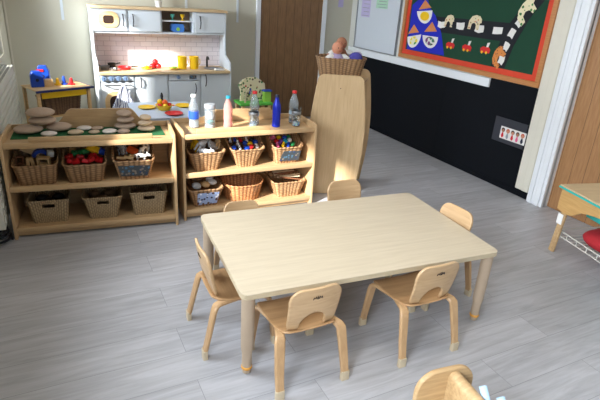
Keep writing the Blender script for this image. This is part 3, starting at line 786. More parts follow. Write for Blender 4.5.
pan('dark metal toy saucepan by the left side of the play kitchen', .560, 5.42, .045, .035, 'chrome', 2.2)
pan('grey metal toy pan with its handle sideways behind the knobs', .640, 5.53, .040, .045, 'dark', .2)
pan('grey toy pan beside the red one', .628, 5.345, .036, .022, 'chrome', -.4)
pan('red toy frying pan on the worktop', .745, 5.42, .066, .026, 'red', .3)
def plate(label, loc, r, mat, grp, rz=0):
    return tag(MB().lathe([(0, 0), (r*.6, 0), (r, .012), (r*.98, .016), (r*.6, .006), (0, .006)], n=32).build('toy_plate', mat, loc=loc), label, 'toy plate', grp)
plate('yellow toy plate on the kitchen worktop beside the red pan', (.965, 5.42, KZ), .055, 'yellow', 'yellow toy plates')
plate('yellow toy plate on the worktop in front of the yellow cups', (1.245, 5.40, KZ), .06, 'yellow', 'yellow toy plates')
tag(MB().ell((0, 0, .016), .026, .02, .016, lump=.05).build('toy_lemon', 'yellow', loc=(.965, 5.42, KZ+.0065)), 'yellow toy lemon on the worktop plate by the red pan', 'toy food')
tag(MB().ell((0, 0, .012), .03, .015, .011, lump=.05).build('toy_banana', 'lime', loc=(1.245, 5.40, KZ+.0065)), 'green and yellow toy food on the plate near the yellow cups', 'toy food')
for i, (dx, dy, dz) in enumerate(((-.034, 0, 0), (.034, .005, 0), (.0, .03, 0), (0, .0, .046))):
    o = MB().ell((0, 0, .027), .031, .031, .027).build('toy_tomato', 'red', loc=(1.06+dx*.95, 5.45+dy, KZ+dz*.95))
    tag(o, 'red toy tomato in the heap on the worktop, %s' % ('leftmost at the bottom', 'rightmost at the bottom', 'at the rear of the heap', 'on top of the heap')[i], 'toy tomato', 'toy tomatoes on the worktop')
    MB().ell((0, 0, .0545), .009, .009, .002).build('stalk', 'green', o)
def cup(label, x, mat):
    t = tag(MB().lathe([(0, 0), (.046, 0), (.050, .128), (.047, .130), (.044, .126), (.040, .008), (0, .008)], n=32).build('toy_beaker', mat, loc=(x, 5.42, KZ)), label, 'toy beaker', 'yellow beakers on the worktop')
    MB().tube([(.046, 0, .105), (.064, 0, .10), (.066, 0, .06), (.048, 0, .035)], .005, 8).build('handle', mat, t)
cup('paler yellow toy beaker on the worktop, the left one of the pair', 1.335, 'yellow'); cup('solid yellow toy beaker on the worktop, beside the tap', 1.462, 'yellow')
t = thing('toy_phone', 'white and grey toy handset lying on the worktop at the right end', 'toy', (1.70, 5.283, KZ), .05)
MB().box(-.055, .055, -.022, .022, 0, .022, bev=.007).build('body', 'whitep', t); MB().box(-.04, .04, -.012, .012, .0222, .025).build('keys', 'grey', t)
# tea towel over the oven rail
mb = MB(); rows = []
for j in range(15):
    u = j/14; row = []
    for i in range(11):
        v = i/10; hw = .018+.16*u; x = .70+(v-.5)*2*hw-.015*u
        row.append(mb.bm.verts.new((x, 5.228-.010*math.sin(v*11+u*2)*(.3+u), .548-.36*u-.02*abs(v-.5))))
    rows.append(row)
for a, b in zip(rows, rows[1:]):
    for i in range(10): mb.bm.faces.new((a[i], a[i+1], b[i+1], b[i]))
o = mb.build('tea_towel', 'towel'); m_ = o.modifiers.new('s', 'SOLIDIFY'); m_.thickness = .004
tag(o, 'blue and white patterned tea towel hanging from the oven rail', 'tea towel')

# ------------------------------------------------------------------ small pale blue table and play food
t = thing('play_food_table', 'small pale blue topped table with toy food in front of the play kitchen', 'table', (.97, 4.74, 0), -.06)
MB().prism(rrect(-.29, .29, -.35, .30, .03), .382, .40, 'xy').build('table_top', 'skyblue', t, bevel=.004)
for x in (-.25, .25):
    for y in (-.31, .26): MB().cyl((x, y, 0), (x, y, .3815), .02, n=14).build('leg', 'toywood', t)
TZ = .4005
plate('yellow toy plate at the left of the pale blue table', (.835, 4.79, TZ), .082, 'yellow', 'yellow toy plates')
plate('yellow toy plate at the back right of the pale blue table', (1.185, 4.80, TZ), .082, 'yellow', 'yellow toy plates')
plate('red toy plate at the front of the pale blue table', (1.02, 4.50, TZ), .082, 'red', 'red toy plates')
t = tag(MB().lathe([(0, 0), (.05, 0), (.078, .045), (.08, .05), (.07, .047), (.045, .008), (0, .008)], n=28).build('fruit_bowl', 'yellow', loc=(.975, 4.70, TZ)), 'yellow toy bowl heaped with play fruit', 'toy bowl')
fr = [('red', 'toy_apple', -.035, .01, .03), ('yellow', 'toy_lemon', .005, -.04, .035), ('red', 'toy_strawberry', .05, .01, .035), ('lime', 'toy_pear', .0, .04, .038), ('orange', 'toy_orange', .01, .0, .068), ('yellow', 'toy_egg', -.03, .03, .068)]
for mt, nm, x, y, z in fr:
    kind = nm.split('_')[1]
    o = tag(MB().ell((0, 0, 0), .025, .025, .027, lump=.06).build(nm, mt, loc=(.975+x, 4.70+y, TZ+z)), '%s toy %s in the yellow fruit bowl' % ({'lime': 'green'}.get(mt, mt), kind), 'toy fruit', 'play fruit in the yellow bowl')
t = tag(MB().lathe([(0, 0), (.026, 0), (.024, .01), (.012, .05), (.016, .075), (.010, .098), (.003, .11), (0, .11)], n=20).build('pepper_mill', 'dark', loc=(1.01, 4.955, TZ)), 'dark pepper mill at the back of the pale blue table', 'pepper mill')
tag(MB().cyl((0, 0, 0), (0, 0, .004), .02, n=20).build('toy_cookie', 'orange', loc=(1.09, 4.86, TZ)), 'flat orange toy slice between bowl and plate', 'toy food')

# ------------------------------------------------------------------ radiator on the left wall
t = thing('radiator_cover', 'cream metal radiator cover with slotted top on the left wall', 'radiator')
t.matrix_world = LWM
def rb(x0, x1, a0, a1, z0, z1): return (x0, x1, -a1, -a0, z0, z1)
MB().box(*rb(.004, .095, .86, 2.55, .10, .80)).build('casing', 'rad', t, bevel=.004)
g = MB()
for i in range(13):
    z = .14+i*.048
    g.box(*rb(.0955, .102, .875, 2.53, z, z+.030))
g.build('front_louvres', 'rad', t)
MB().box(*rb(.008, .092, .875, 2.52, .8005, .803)).build('top_grille', 'radd', t)
g = MB()
for i in range(42):
    a = .875+i*.0395; g.box(*rb(.008, .092, a, a+.014, .8032, .8038))
for x in (.004, .030, .058, .086): g.box(*rb(x, x+.009, .875, 2.52, .8032, .8040))
g.build('grille_bars', 'rad', t)

# ------------------------------------------------------------------ toy workbench in the corner
WL, WR_ = (.097, 4.94, 0), .39
t = thing('workbench_table', 'small wooden play table with a yellow and blue edge in the corner', 'table', WL, WR_)
MB().box(-.24, .24, -.145, .165, .590, .60).build('table_top', 'toywood', t, bevel=.003)
MB().box(-.245, .265, -.160, -.1455, .580, .598).build('front_rail', 'navy2', t, bevel=.003)
MB().box(.2405, .256, -.145, .165, .580, .598).build('end_rail', 'navy2', t, bevel=.003)
MB().box(-.195, .195, -.143, -.130, .525, .5795).build('apron', 'yellow', t, bevel=.003)
for x in (-.22, .22):
    for y in (-.128, .15): MB().box(x-.014, x+.014, y-.014, y+.014, 0, .5835, bev=.004).build('leg', 'toywood', t)
MB().box(-.205, .205, -.11, .13, .348, .36).build('lower_shelf', 'toywood', t)
weave_basket('under_table_basket', 'dark brown wicker basket under the small play table', None, place(WL, WR_, .01, .01, .3605), WR_, .30, .17, .34, .20, .15, 0, 'wickdk')
def toolbox(label, x, y, rz, h, dy=0):
    t = thing('toy_house_box', label, 'toy box', place(WL, WR_, x, y, .6005), WR_+rz, 'blue toy boxes on the corner table')
    MB().prism([(-.05, 0), (.05, 0), (.05, h*.72), (.03, h), (-.03, h), (-.05, h*.72)], -.028, .028, 'xz').build('body', 'blue', t, bevel=.004)
    MB().cyl((0, -.0285, h*.45), (0, -.031, h*.45), .014, n=14).build('window', 'navy', t)
    return t
toolbox('blue gable-shaped toy box at the left of the corner table', -.155, .02, -.25, .135)
t = toolbox('blue gable-shaped toy box with a red tab, behind the wooden block', -.060, .10, -.6, .165)
MB().box(-.045, .01, -.035, -.0285, .115, .135).build('red_tab', 'red', t)
tag(MB().box(-.035, .035, -.022, .022, 0, .06, bev=.004).build('wooden_block', 'toywood', loc=place(WL, WR_, -.062, .015, .6005), rot=(0, 0, .1)), 'wooden block leaning against the blue toy boxes', 'toy block')
for x, y, mt, h in ((.02, .02, 'yellow', .06), (.076, .016, 'blue', .075), (.125, -.02, 'red', .06)):
    tag(MB().lathe([(0, 0), (.030, 0), (.030, .010), (.016, .016), (.014, h-.015), (.010, h), (0, h)], n=20).build('toy_peg', mt, loc=place(WL, WR_, x, y, .6005)), '%s toy peg standing on the corner table' % mt, 'toy peg', 'coloured pegs on the corner table')

# ------------------------------------------------------------------ toy tree house behind the shelf
t = thing('toy_tree_house', 'green and cream toy tree house with painted leaves beside the brown door', 'toy house', (2.03, 5.15, 0), 0)
MB().box(-.17, .20, -.12, .12, .32, .345).build('base_board', 'leaf', t, bevel=.003)
for x in (-.14, .17):
    for y in (-.09, .09): MB().box(x-.015, x+.015, y-.015, y+.015, 0, .3195).build('leg', 'toywood', t)
pts = [(.15, .345), (-.13, .345), (-.12, .45), (-.15, .52), (-.10, .575), (-.03, .60), (.05, .60), (.11, .57), (.16, .53), (.17, .44)]
MB().prism(pts, .03, .05, 'xz').build('leafy_back', 'leaves_print', t, bevel=.003)
MB().tube([(-.10, -.05, .345), (-.095, -.05, .44), (-.06, -.05, .50), (-.03, -.05, .43), (-.025, -.05, .345)], .012, 8).build('arch', 'foot', t)
MB().box(.12, .20, -.06, .0, .3455, .46).build('side_wall', 'lime', t, bevel=.003)
MB().box(.11, .21, -.07, .01, .4605, .472).build('side_roof', 'blue', t, bevel=.002)
MB().box(-.055, -.035, -.06, -.045, .44, .50).build('ladder', 'blue', t)

# ------------------------------------------------------------------ light table on the right
LT, LA = (2.895, 1.925, 0), -.24
t = thing('light_table', 'honey coloured play table with a teal edge in front of the brown door', 'table', LT, LA)
MB().box(0, .62, -.95, 0, .452, .462).build('table_top', 'tabletop', t, bevel=.003)
MB().box(-.004, .625, -.955, .004, .440, .4515).build('teal_edge', 'tealb', t, bevel=.003)
ap = [(-.93, .4395), (-.015, .4395), (-.015, .30), (-.10, .29), (-.14, .30)]+[(-.16-.62*u, .31+.075*math.sin(PI*u)**.5) for u in [i/12 for i in range(13)]]+[(-.80, .30), (-.84, .29), (-.93, .30)]
MB().prism(ap, .01, .028, 'yz').build('side_apron', 'ochre', t, bevel=.002)
MB().prism(ap, .592, .61, 'yz').build('side_apron', 'ochre', t, bevel=.002)
MB().box(.0285, .5915, -.033, -.015, .32, .4395).build('end_apron', 'ochre', t, bevel=.002)
for x in (.035, .585):
    for y, s_ in ((-.055, 1), (-.89, -1)):
        lg = MB().strip([(x-.003, y+s_*.012, 0), (x-.003, y, .15), (x, y-s_*.01, .318)], (0, 1, 0), .045, .022).build('leg', 'worn', t)
        if x < .1 and s_ > 0: tag(MB().box(x-.0185, x-.0155, y-.022, y+.022, .205, .275, bev=0).build('sticker', 'whitep', lg), 'white label sticker on the leg')
w_ = MB()
for y in [(-.05-.04*i) for i in range(22)]: w_.tube([(.06, y-.02, .115), (.56, y-.02, .115)], .0022, 5)
for x in (.055, .30, .565):
    w_.tube([(x, -.03, .115), (x, -.90, .115)], .004, 6)
for x in (.055, .565): w_.tube([(x, -.03, .15), (x, -.90, .15)], .004, 6)
for y in (-.03, -.90): w_.tube([(.055, y, .15), (.565, y, .15)], .004, 6)
for y in [(-.03-.087*i) for i in range(11)]:
    w_.tube([(.055, y, .115), (.055, y, .15)], .003, 5)
w_.build('wire_shelf', 'wire', t)
b = thing('red_fabric_bag', 'dark red soft fabric bag lying on the wire shelf', 'bag', place(LT, LA, .215, -.30, .118), LA)
MB().ell((0, 0, .062), .15, .17, .062, u=24, v=14, lump=.1).build('bag_body', 'redcloth', b)
b = thing('teal_tray', 'teal plastic tray hanging under the light table top', 'tray', place(LT, LA, .33, -.42, .29), LA)
MB().prism([(-.2, 0), (.2, 0), (.24, .12), (.23, .12), (.19, .01), (-.19, .01), (-.23, .12), (-.24, .12)], -.28, .28, 'xz').build('tray_body', 'tealb', b, bevel=.003)
tag(MB().box(-.08, .08, -.10, .10, 0, .012, bev=.003).build('brown_board_book', 'darkwood', loc=place(LT, LA, .45, -.30, .118), rot=(0, 0, LA)), 'brown flat board on the wire shelf behind the red bag', 'board')

# ------------------------------------------------------------------ book trough by the camera
t = thing('book_trough', 'worn birch trough with rounded end panel and rail in front of the chairs', 'trough', (1.02, .875, 0), -.12)
out = rrect(-.115, .095, .0, .462, .07, 8, (0, 0, 1, 1))
MB().prism(out, -.018, 0, 'xz').build('end_panel', 'worn', t, bevel=.005)
MB().prism(out, -.70, -.682, 'xz').build('end_panel', 'worn', t, bevel=.005)
MB().prism(rrect(-.008, .036, .14, .452, .02, 5), -.6815, -.0185, 'xz').build('middle_rail', 'worn', t)
MB().box(-.11, .085, -.6815, -.0185, .08, .095).build('base_board', 'worn', t)
for i, (x, y, a) in enumerate(((.050, -.40, -.70), (.066, -.45, -.68))):
    o = MB().cyl((0, 0, 0), (0, 0, .462), .008, .012, n=18, caps=False).build('paper_roll', 'paleblue', loc=place((1.02, .875, 0), -.12, x, y, .105), rot=(a, 0, -.12))
    m_ = o.modifiers.new('s', 'SOLIDIFY'); m_.thickness = .002
    tag(o, 'pale blue paper roll leaning in the trough, %s' % ('the one beside the rail' if i == 0 else 'the lower one further from the rail'), 'paper roll', 'paper rolls in the trough')

# ------------------------------------------------------------------ stones on the green mat
o = MB().prism([(.04, .135), (.925, .12), (.915, .350), (.035, .350)], .5925, .5965, 'xy').build('felt_mat', 'felt', loc=S1L, rot=(0, 0, S1A))
tag(o, 'dark green felt mat lying under the stones', 'mat')
def stone(label, x, y, z, w, t, mat, rz=0, dep=.82):
    o = MB().ell((0, 0, 0), w/2, w/2*dep, t*.62, None, 26, 16, lump=.03).build('smooth_stone', mat, loc=S1(x, y, z), rot=(0, 0, S1A+rz))
    tag(o, label, 'stone', 'smooth stones on the green mat')
z0 = .5968
stone('big brown-grey stone at the bottom of the large stack, nearest the radiator', .124, .250, z0+.026, .165, .042, 'stone')
stone('big brown-grey stone leaning behind the large stack, away from the radiator', .296, .285, z0+.027, .150, .043, 'stone', .3)
stone('brown-grey stone second from the top of the large stack', .208, .275, z0+.074, .160, .040, 'stone', -.1)
stone('large pinkish-grey stone topping the large stack', .200, .272, z0+.1245, .168, .044, 'stone', .1)
stone('small white stone in front of the large stack', .245, .185, z0+.012, .094, .024, 'stonew')
stone('buff flat stone alone to the right of the large stack', .394, .200, z0+.012, .092, .025, 'stoneb', .2)
stone('flat white stone at the back in the middle of the mat', .440, .300, z0+.011, .092, .022, 'stonew')
stone('small buff stone in front in the middle of the mat', .500, .205, z0+.009, .070, .019, 'stoneb')
stone('small grey stone at the back, right of the flat white stone', .518, .290, z0+.010, .078, .020, 'stone', .4)
stone('pale oval stone between the middle stones and the right stacks', .592, .200, z0+.012, .092, .024, 'stonew', .3)
stone('small grey-buff stone in front of the taller right stack', .676, .185, z0+.013, .080, .026, 'stone')
for i, (w_, t_, zc) in enumerate(((.138, .036, .022), (.122, .034, .064), (.114, .034, .105))):
    stone('brown-grey stone, %s of the taller three-stone stack at the right' % ('bottom', 'middle', 'top')[i], .690+(0, .005, -.002)[i], .290, z0+zc, w_, t_, 'stone', i)
for i, (w_, t_, zc) in enumerate(((.112, .031, .019), (.104, .030, .056), (.084, .028, .091))):
    stone('buff stone, %s of the smaller three-stone stack at the end' % ('bottom', 'middle', 'top')[i], .818-(0, .006, .002)[i], .225, z0+zc, w_, t_, 'stoneb', i)

# ------------------------------------------------------------------ bottles and glasses
DZ = .5927
def shell(prof, mat, name, parent=None, loc=None, th=.0012, n=28):
    inner = [(max(0, r-th), z+(th if i == 0 else 0)) for i, (r, z) in enumerate(prof)]
    return MB().lathe([(0, prof[0][1])]+prof+inner[::-1]+[(0, prof[0][1]+th)], n=n).build(name, mat, parent, loc=loc)
def bottle(label, x, y, r, h, capm, kind):
    t = thing('plastic_bottle', label, 'bottle', S2(x, y, DZ), S2A, 'plastic bottles on the shelf unit')
    sh = .62 if kind != 'pink' else .66
    prof = [(r*.86, 0), (r, .006), (r, h*.18), (r*.93, h*.22), (r, h*.26), (r, h*.40), (r*.94, h*.45), (r, h*.5), (r, h*sh), (r*.86, h*(sh+.09)), (r*.5, h*(sh+.22)), (r*.40, h*(sh+.26)), (r*.40, h*.94)]
    if kind == 'blue':
        prof = [(r*.86, 0), (r, .006)]
        for i in range(12): u = .04+i*.052; prof += [(r*(.93 if i % 2 else 1.0), h*u)]
        prof += [(r*.9, h*.70), (r*.55, h*.82), (r*.45, h*.86), (r*.45, h*.94)]
        MB().lathe([(0, 0)]+prof+[(0, h*.94)], n=28).build('bottle_body', 'deepblue', t)
    elif kind == 'pink':
        shell(prof, 'pinkliq', 'bottle_body', t)
        MB().lathe([(0, .002), (r*.8, .002), (r*.93, .008), (r*.93, .022), (0, .024)], n=24).build('pink_sediment', 'redliq', t)
    else:
        shell(prof, 'glass', 'bottle_body', t)
        if kind == 'white':
            MB().lathe([(0, .003), (r*.84, .003), (r*.96, .008), (r*.96, h*.17), (r*.88, h*.22), (r*.93, h*.24), (0, h*.24)], n=24).build('cloudy_liquid', 'cloudy', t)
            tag(MB().lathe([(r*1.012, h*.27), (r*1.02, h*.275), (r*1.02, h*.5), (r*1.012, h*.51)], n=28).build('label_band', 'label', t), 'bright blue label')
        else:
            MB().lathe([(0, .003), (r*.84, .003), (r*.95, .008), (r*.95, h*.12), (0, h*.13)], n=24).build('sequins', 'confetti', t)
            MB().lathe([(r*1.012, h*.29), (r*1.02, h*.295), (r*1.02, h*.39), (r*1.012, h*.40)], n=28).build('label_band', 'paleblue', t)
    MB().lathe([(0, h*.925), (r*.52, h*.925), (r*.52, h*.992), (r*.48, h), (0, h)], n=20).build('cap', capm, t)
    return t
bottle('clear plastic bottle with a white cap and a blue label', .136, .234, .0335, .225, 'whitep', 'white')
bottle('bottle of pink liquid with a cyan cap', .353, .149, .031, .228, 'cyan', 'pink')
bottle('clear plastic bottle with a red cap, standing between pink and blue bottles', .573, .226, .034, .240, 'red', 'clear')
bottle('deep blue ridged bottle with a dark cap', .706, .133, .0305, .228, 'navy', 'blue')
bottle('clear plastic bottle with a red cap, nearest the tall wooden board', .876, .212, .034, .238, 'red', 'clear')
t = thing('storage_jar', 'clear jar with a grey lid and white and green filling', 'jar', S2(.243, .213, DZ), S2A)
shell([(.034, 0), (.037, .005), (.037, .135)], 'glass', 'jar_body', t)
MB().lathe([(0, .1355), (.039, .1355), (.039, .158), (.036, .162), (0, .162)], n=28).build('lid', 'grey', t)
MB().ell((0, 0, .085), .030, .028, .034, lump=.1).build('white_filling', 'cloudy', t)
MB().ell((.002, 0, .038), .030, .030, .015, lump=.1).build('green_filling', 'tealb', t)
MB().lathe([(0, .002), (.033, .002), (.034, .018), (0, .02)], n=24).build('base_filling', 'cloudy', t)
for x, y, l in ((.538, .150, 'in front of the middle red-capped bottle'), (.862, .132, 'in front of the red-capped bottle at the end')):
    t = thing('glass_tumbler', 'clear tumbler of sequins %s' % l, 'glass', S2(x, y, DZ), S2A, 'clear tumblers on the shelf unit')
    shell([(.029, 0), (.031, .004), (.0355, .138)], 'glass2', 'tumbler_body', t, th=.002)
    MB().lathe([(0, .0025), (.026, .0025), (.028, .008), (.029, .030), (0, .033)], n=24).build('sequins', 'confetti', t)
    MB().lathe([(.0335, .085), (.0342, .086), (.0352, .108), (.0347, .109)], n=28).build('grey_band', 'alu', t)

# ------------------------------------------------------------------ things inside the baskets
def brick_mb(l, w, h, nx, ny):
    b = MB().box(-l/2, l/2, -w/2, w/2, 0, h, bev=.0015)
    for i in range(nx):
        for j in range(ny):
            x = (i+.5)/nx*l-l/2; y = (j+.5)/ny*w-w/2; b.cyl((x, y, h), (x, y, h+.005), min(l/nx, w/ny)*.32, n=12)
    return b
def animal_mb(s, neck=.0, leg=1.0):
    b = MB()
    b.ell((0, 0, .032*s*leg+.012*s), .032*s, .014*s, .015*s, u=14, v=10)
    for x in (-.021, .021):
        for y in (-.008, .008): b.cyl((x*s, y*s, 0), (x*s, y*s, .036*s*leg), .0045*s, .006*s, 8)
    b.tube([(.026*s, 0, .048*s*leg), (.038*s, 0, (.058+neck)*s)], [.009*s, .007*s], 8)
    b.ell((.046*s, 0, (.060+neck)*s), .015*s, .008*s, .009*s, Euler((0, .4, 0)), 12, 8)
    for y in (-.006, .006): b.cyl((.038*s, y*s, (.066+neck)*s), (.034*s, y*1.9*s, (.078+neck)*s), .0035*s, .001*s, 6)
    b.tube([(-.031*s, 0, .048*s*leg), (-.04*s, 0, .035*s*leg), (-.041*s, 0, .02*s)], .002*s, 6)
    return b
def put(mb, name, mat, label, cat, group, fr, x, y, z, rot):
    L_, A_ = fr
    o = mb.build(name, mat, loc=place(L_, A_, x, y, z))
    o.rotation_euler = (Matrix.Rotation(A_, 3, 'Z') @ Euler(rot).to_matrix()).to_euler()
    return tag(o, label, cat, group)
F1 = lambda x, y, z=ZM: ((S1(x, y, z)), S1A)
F2 = lambda x, y, z=ZM: ((S2(x, y, z)), S2A)
H = .111
# 1 wooden pieces
f = F1(.145, .18); g = 'wooden pieces in the basket next to the radiator'
put(MB().box(-.055, .055, -.005, .005, -.03, .03), 'wooden_tile', 'toywood', 'flat tan wooden panel tilted at the back of the wooden pieces basket', 'toy piece', g, f, -.02, .06, H+.065, (-.3, .45, 0))
put(MB().prism([(.05*math.cos(a), .05*math.sin(a)) for a in [i*PI/12 for i in range(13)]]+[(.03*math.cos(a), .03*math.sin(a)) for a in [PI-i*PI/12 for i in range(13)]], -.02, .02, 'xz'), 'blue_arch', 'blue', 'dark blue toy arch among the wooden pieces', 'toy piece', g, f, .03, .045, H+.018, (0, .1, .2))
put(MB().box(-.018, .018, -.018, .018, 0, .036, bev=.002), 'white_cube', 'whitep', 'small pale cube at the right edge of the wooden pieces', 'toy piece', g, f, .088, .02, H+.028, (.2, .1, .3))
for i, (x, y, r) in enumerate(((-.035, -.035, .12), (-.005, -.03, -.15))):
    put(MB().cyl((0, 0, 0), (0, 0, .055), .011, n=14), 'wooden_peg', 'toywood', 'pale wooden peg %s in the wooden pieces basket' % ('by the red frame' if i == 0 else 'beside the wooden box'), 'toy piece', g, f, x, y, H-.012, (.15, r, 0))
b = MB()
for q in ((-.035, .035, 0, .008), (-.035, .035, .042, .05), (-.035, -.027, .008, .042), (.027, .035, .008, .042)): b.box(q[0], q[1], -.02, .02, q[2], q[3])
put(b, 'wooden_box_frame', 'toywood', 'square wooden frame standing at the front of the wooden pieces', 'toy piece', g, f, .055, -.035, H-.008, (.1, 0, -.15))
b = MB()
for q in ((-.022, .022, 0, .007), (-.022, .022, .042, .05), (-.022, -.015, .007, .042), (.015, .022, .007, .042)): b.box(q[0], q[1], -.008, .008, q[2], q[3])
put(b, 'red_ladder_frame', 'darkwood', 'dark red-brown wooden frame at the radiator side of the wooden pieces', 'toy piece', g, f, -.085, -.015, H-.005, (0, .15, .5))
# 2 bricks
f = F1(.432, .18); g = 'plastic bricks in the middle basket'
pos = ['front left corner', 'front, second from left', 'front centre', 'front right of centre', 'front right', 'left side behind the front row', 'centre behind the front row', 'right side behind the front row']
for i, (x, y, z, r) in enumerate(((-.085, -.05, .0, .3), (-.045, -.06, .002, -.3), (.0, -.062, .0, .1), (.04, -.058, .008, .5), (.082, -.045, .0, -.2), (-.09, .0, .012, .8), (-.03, -.01, .01, .3), (.05, -.005, .014, -.5))):
    put(brick_mb(.042, .032, .022, 2, 2), 'toy_brick', 'red', 'red plastic brick in the middle basket, %s' % pos[i], 'toy brick', g, f, x, y, H+z, (.3*math.sin(i*2), .3*math.cos(i*3), r))
put(brick_mb(.07, .035, .024, 4, 2), 'toy_brick', 'green', 'green plastic brick lying behind the red ones, left', 'toy brick', g, f, -.045, .035, H+.022, (.2, .1, .2))
put(brick_mb(.045, .035, .024, 2, 2), 'toy_brick', 'green', 'green plastic brick at the centre of the brick basket', 'toy brick', g, f, .0, .02, H+.035, (-.2, -.1, .7))
put(brick_mb(.075, .042, .03, 4, 2), 'toy_brick', 'yellow', 'big yellow plastic brick tilted on the heap', 'toy brick', g, f, .045, .035, H+.055, (.9, .6, .1))
put(brick_mb(.04, .035, .03, 2, 2), 'toy_brick', 'blue', 'blue plastic brick at the right of the yellow brick', 'toy brick', g, f, .092, .03, H+.028, (.2, .5, .2))
put(brick_mb(.04, .035, .03, 2, 2), 'toy_brick', 'ochre', 'mustard coloured brick at the back left of the brick basket', 'toy brick', g, f, -.075, .075, H+.03, (.1, .2, 0))
# 3 animals
f = F1(.722, .18); g = 'toy animals in the basket with the photo'
put(animal_mb(1.35), 'toy_cow', 'cow', 'black and white toy cow standing at the right of the animal basket', 'toy animal', g, f, .065, .0, H+.01, (.2, -.2, 1.0))
put(animal_mb(1.1), 'toy_cow', 'cow', 'white toy cow lying in front of the standing cow', 'toy animal', g, f, .05, -.05, H-.004, (.6, .1, -.3))
put(animal_mb(1.2), 'toy_goat', 'zebra', 'grey and white toy goat at the left of the animal basket', 'toy animal', g, f, -.06, .02, H+.015, (.1, .3, 2.2))
put(animal_mb(1.1), 'toy_horse', 'brown', 'brown toy horse at the back of the animal basket', 'toy animal', g, f, .02, .07, H+.02, (.3, 0, .4))
put(animal_mb(1.0), 'toy_sheep', 'cloudy', 'small pale toy sheep at the back right of the animal basket', 'toy animal', g, f, .085, .055, H+.02, (.1, 0, 2.0))
put(MB().box(-.035, .035, -.02, .02, 0, .03, bev=.004), 'orange_block', 'orange', 'orange block in the middle of the toy animals', 'toy piece', g, f, -.005, .0, H+.035, (.3, .4, -.3))
for i, (x, y, r) in enumerate(((-.075, -.045, .1), (-.03, -.06, -.2), (.0, -.045, .5))):
    put(MB().box(-.03, .03, -.009, .009, 0, .016, bev=.003), 'wooden_block', 'toywood', 'pale wooden block at the front of the animal basket, %s' % ('left', 'middle', 'right under the orange block')[i], 'toy piece', g, f, x, y, H+.006+.006*i, (.1, .15, r))
put(animal_mb(.9), 'toy_dog', 'dark', 'small black toy dog at the back left of the animal basket', 'toy animal', g, f, -.03, .06, H+.02, (0, .2, 1.2))
# 4 cream animals
f = F2(.185, .18); g = 'toy animals in the basket on the bottle-topped unit'
put(animal_mb(1.3, .03), 'toy_giraffe', 'yellow', 'yellow-tan toy giraffe head up at the left of the cream animals', 'toy animal', g, f, -.06, .01, H+.005, (.2, -.1, 1.9))
put(animal_mb(1.5), 'toy_bear', 'cloudy', 'white toy bear at the front left of the cream animals', 'toy animal', g, f, -.045, -.02, H+.012, (.5, .2, .9))
put(animal_mb(1.2), 'toy_lamb', 'cloudy', 'white toy lamb lying at the basket front', 'toy animal', g, f, -.01, -.055, H-.002, (.9, .1, -.3))
put(animal_mb(1.35), 'toy_crocodile', 'grey', 'grey-green toy rhino at the back middle of the cream animals', 'toy animal', g, f, .0, .065, H+.025, (.1, .2, .4)).name = 'toy_rhino'
put(MB().box(-.04, .04, -.025, .025, 0, .03, bev=.008), 'striped_cushion', 'zebra', 'grey and white striped block tilted on the cream animals', 'toy piece', g, f, .055, .0, H+.03, (.8, .5, .5))
put(animal_mb(1.2), 'toy_lion', 'toywood', 'tan toy lion at the right of the cream animals', 'toy animal', g, f, .097, .01, H+.012, (.2, .1, 1.5))
put(animal_mb(1.1), 'toy_deer', 'brown', 'brown toy deer behind the striped block', 'toy animal', g, f, .085, .085, H+.035, (0, 0, 1.6))
put(animal_mb(1.1), 'toy_camel', 'toywood', 'tan toy camel at the back left of the cream animals', 'toy animal', g, f, -.085, .075, H+.01, (0, .1, .2))
# 5 and 6 small pieces
def bits(f, g, mats, where, n, w, d, seed, cat='toy piece'):
    rnd = random.Random(seed); cols = {'blue': 'blue', 'red': 'red', 'whitep': 'white', 'yellow': 'yellow', 'dark': 'black', 'purple': 'purple', 'tealb': 'teal', 'pink': 'pink', 'cyan': 'light blue', 'green': 'green', 'orange': 'orange'}
    k = 0
    rows = (-.36, 0, .36)
    for j, ry in enumerate(rows):
        m_ = n//3
        for i in range(m_):
            mt = mats[k % len(mats)]; x = (-.5+(i+.5)/m_)*w; y = ry*d
            rn = ('front', 'middle', 'back')[j]; cn = ('first', 'second', 'third', 'fourth', 'fifth', 'sixth')[i]
            kind = rnd.choice(('cube', 'ball', 'figure'))
            if kind == 'cube': mb = MB().box(-.02, .02, -.015, .015, 0, .028, bev=.003); nm = 'toy_block'
            elif kind == 'ball': mb = MB().ell((0, 0, .018), .020, .018, .018, u=14, v=9); nm = 'toy_bead'
            else: mb = MB().lathe([(0, 0), (.013, 0), (.011, .018), (.006, .022), (.010, .030), (.007, .038), (0, .040)], n=14); nm = 'toy_figure'
            put(mb, nm, mt, '%s toy %s, %s in the %s row of the %s' % (cols[mt], kind, cn, rn, where), cat, g, f, x, y, H+.004+.012*j+rnd.random()*.008, (rnd.uniform(-.6, .6), rnd.uniform(-.6, .6), rnd.random()*3))
            k += 1
bits(F2(.480, .18), 'small pieces in the blue and white basket', ['blue', 'whitep', 'blue', 'red', 'whitep', 'dark', 'whitep', 'blue', 'yellow'], 'blue-and-white pieces basket', 15, .21, .15, 3)
bits(F2(.790, .18), 'bright blocks in the slanting basket', ['pink', 'yellow', 'blue', 'green', 'red', 'purple', 'cyan', 'whitep'], 'slanting basket', 12, .16, .13, 5)
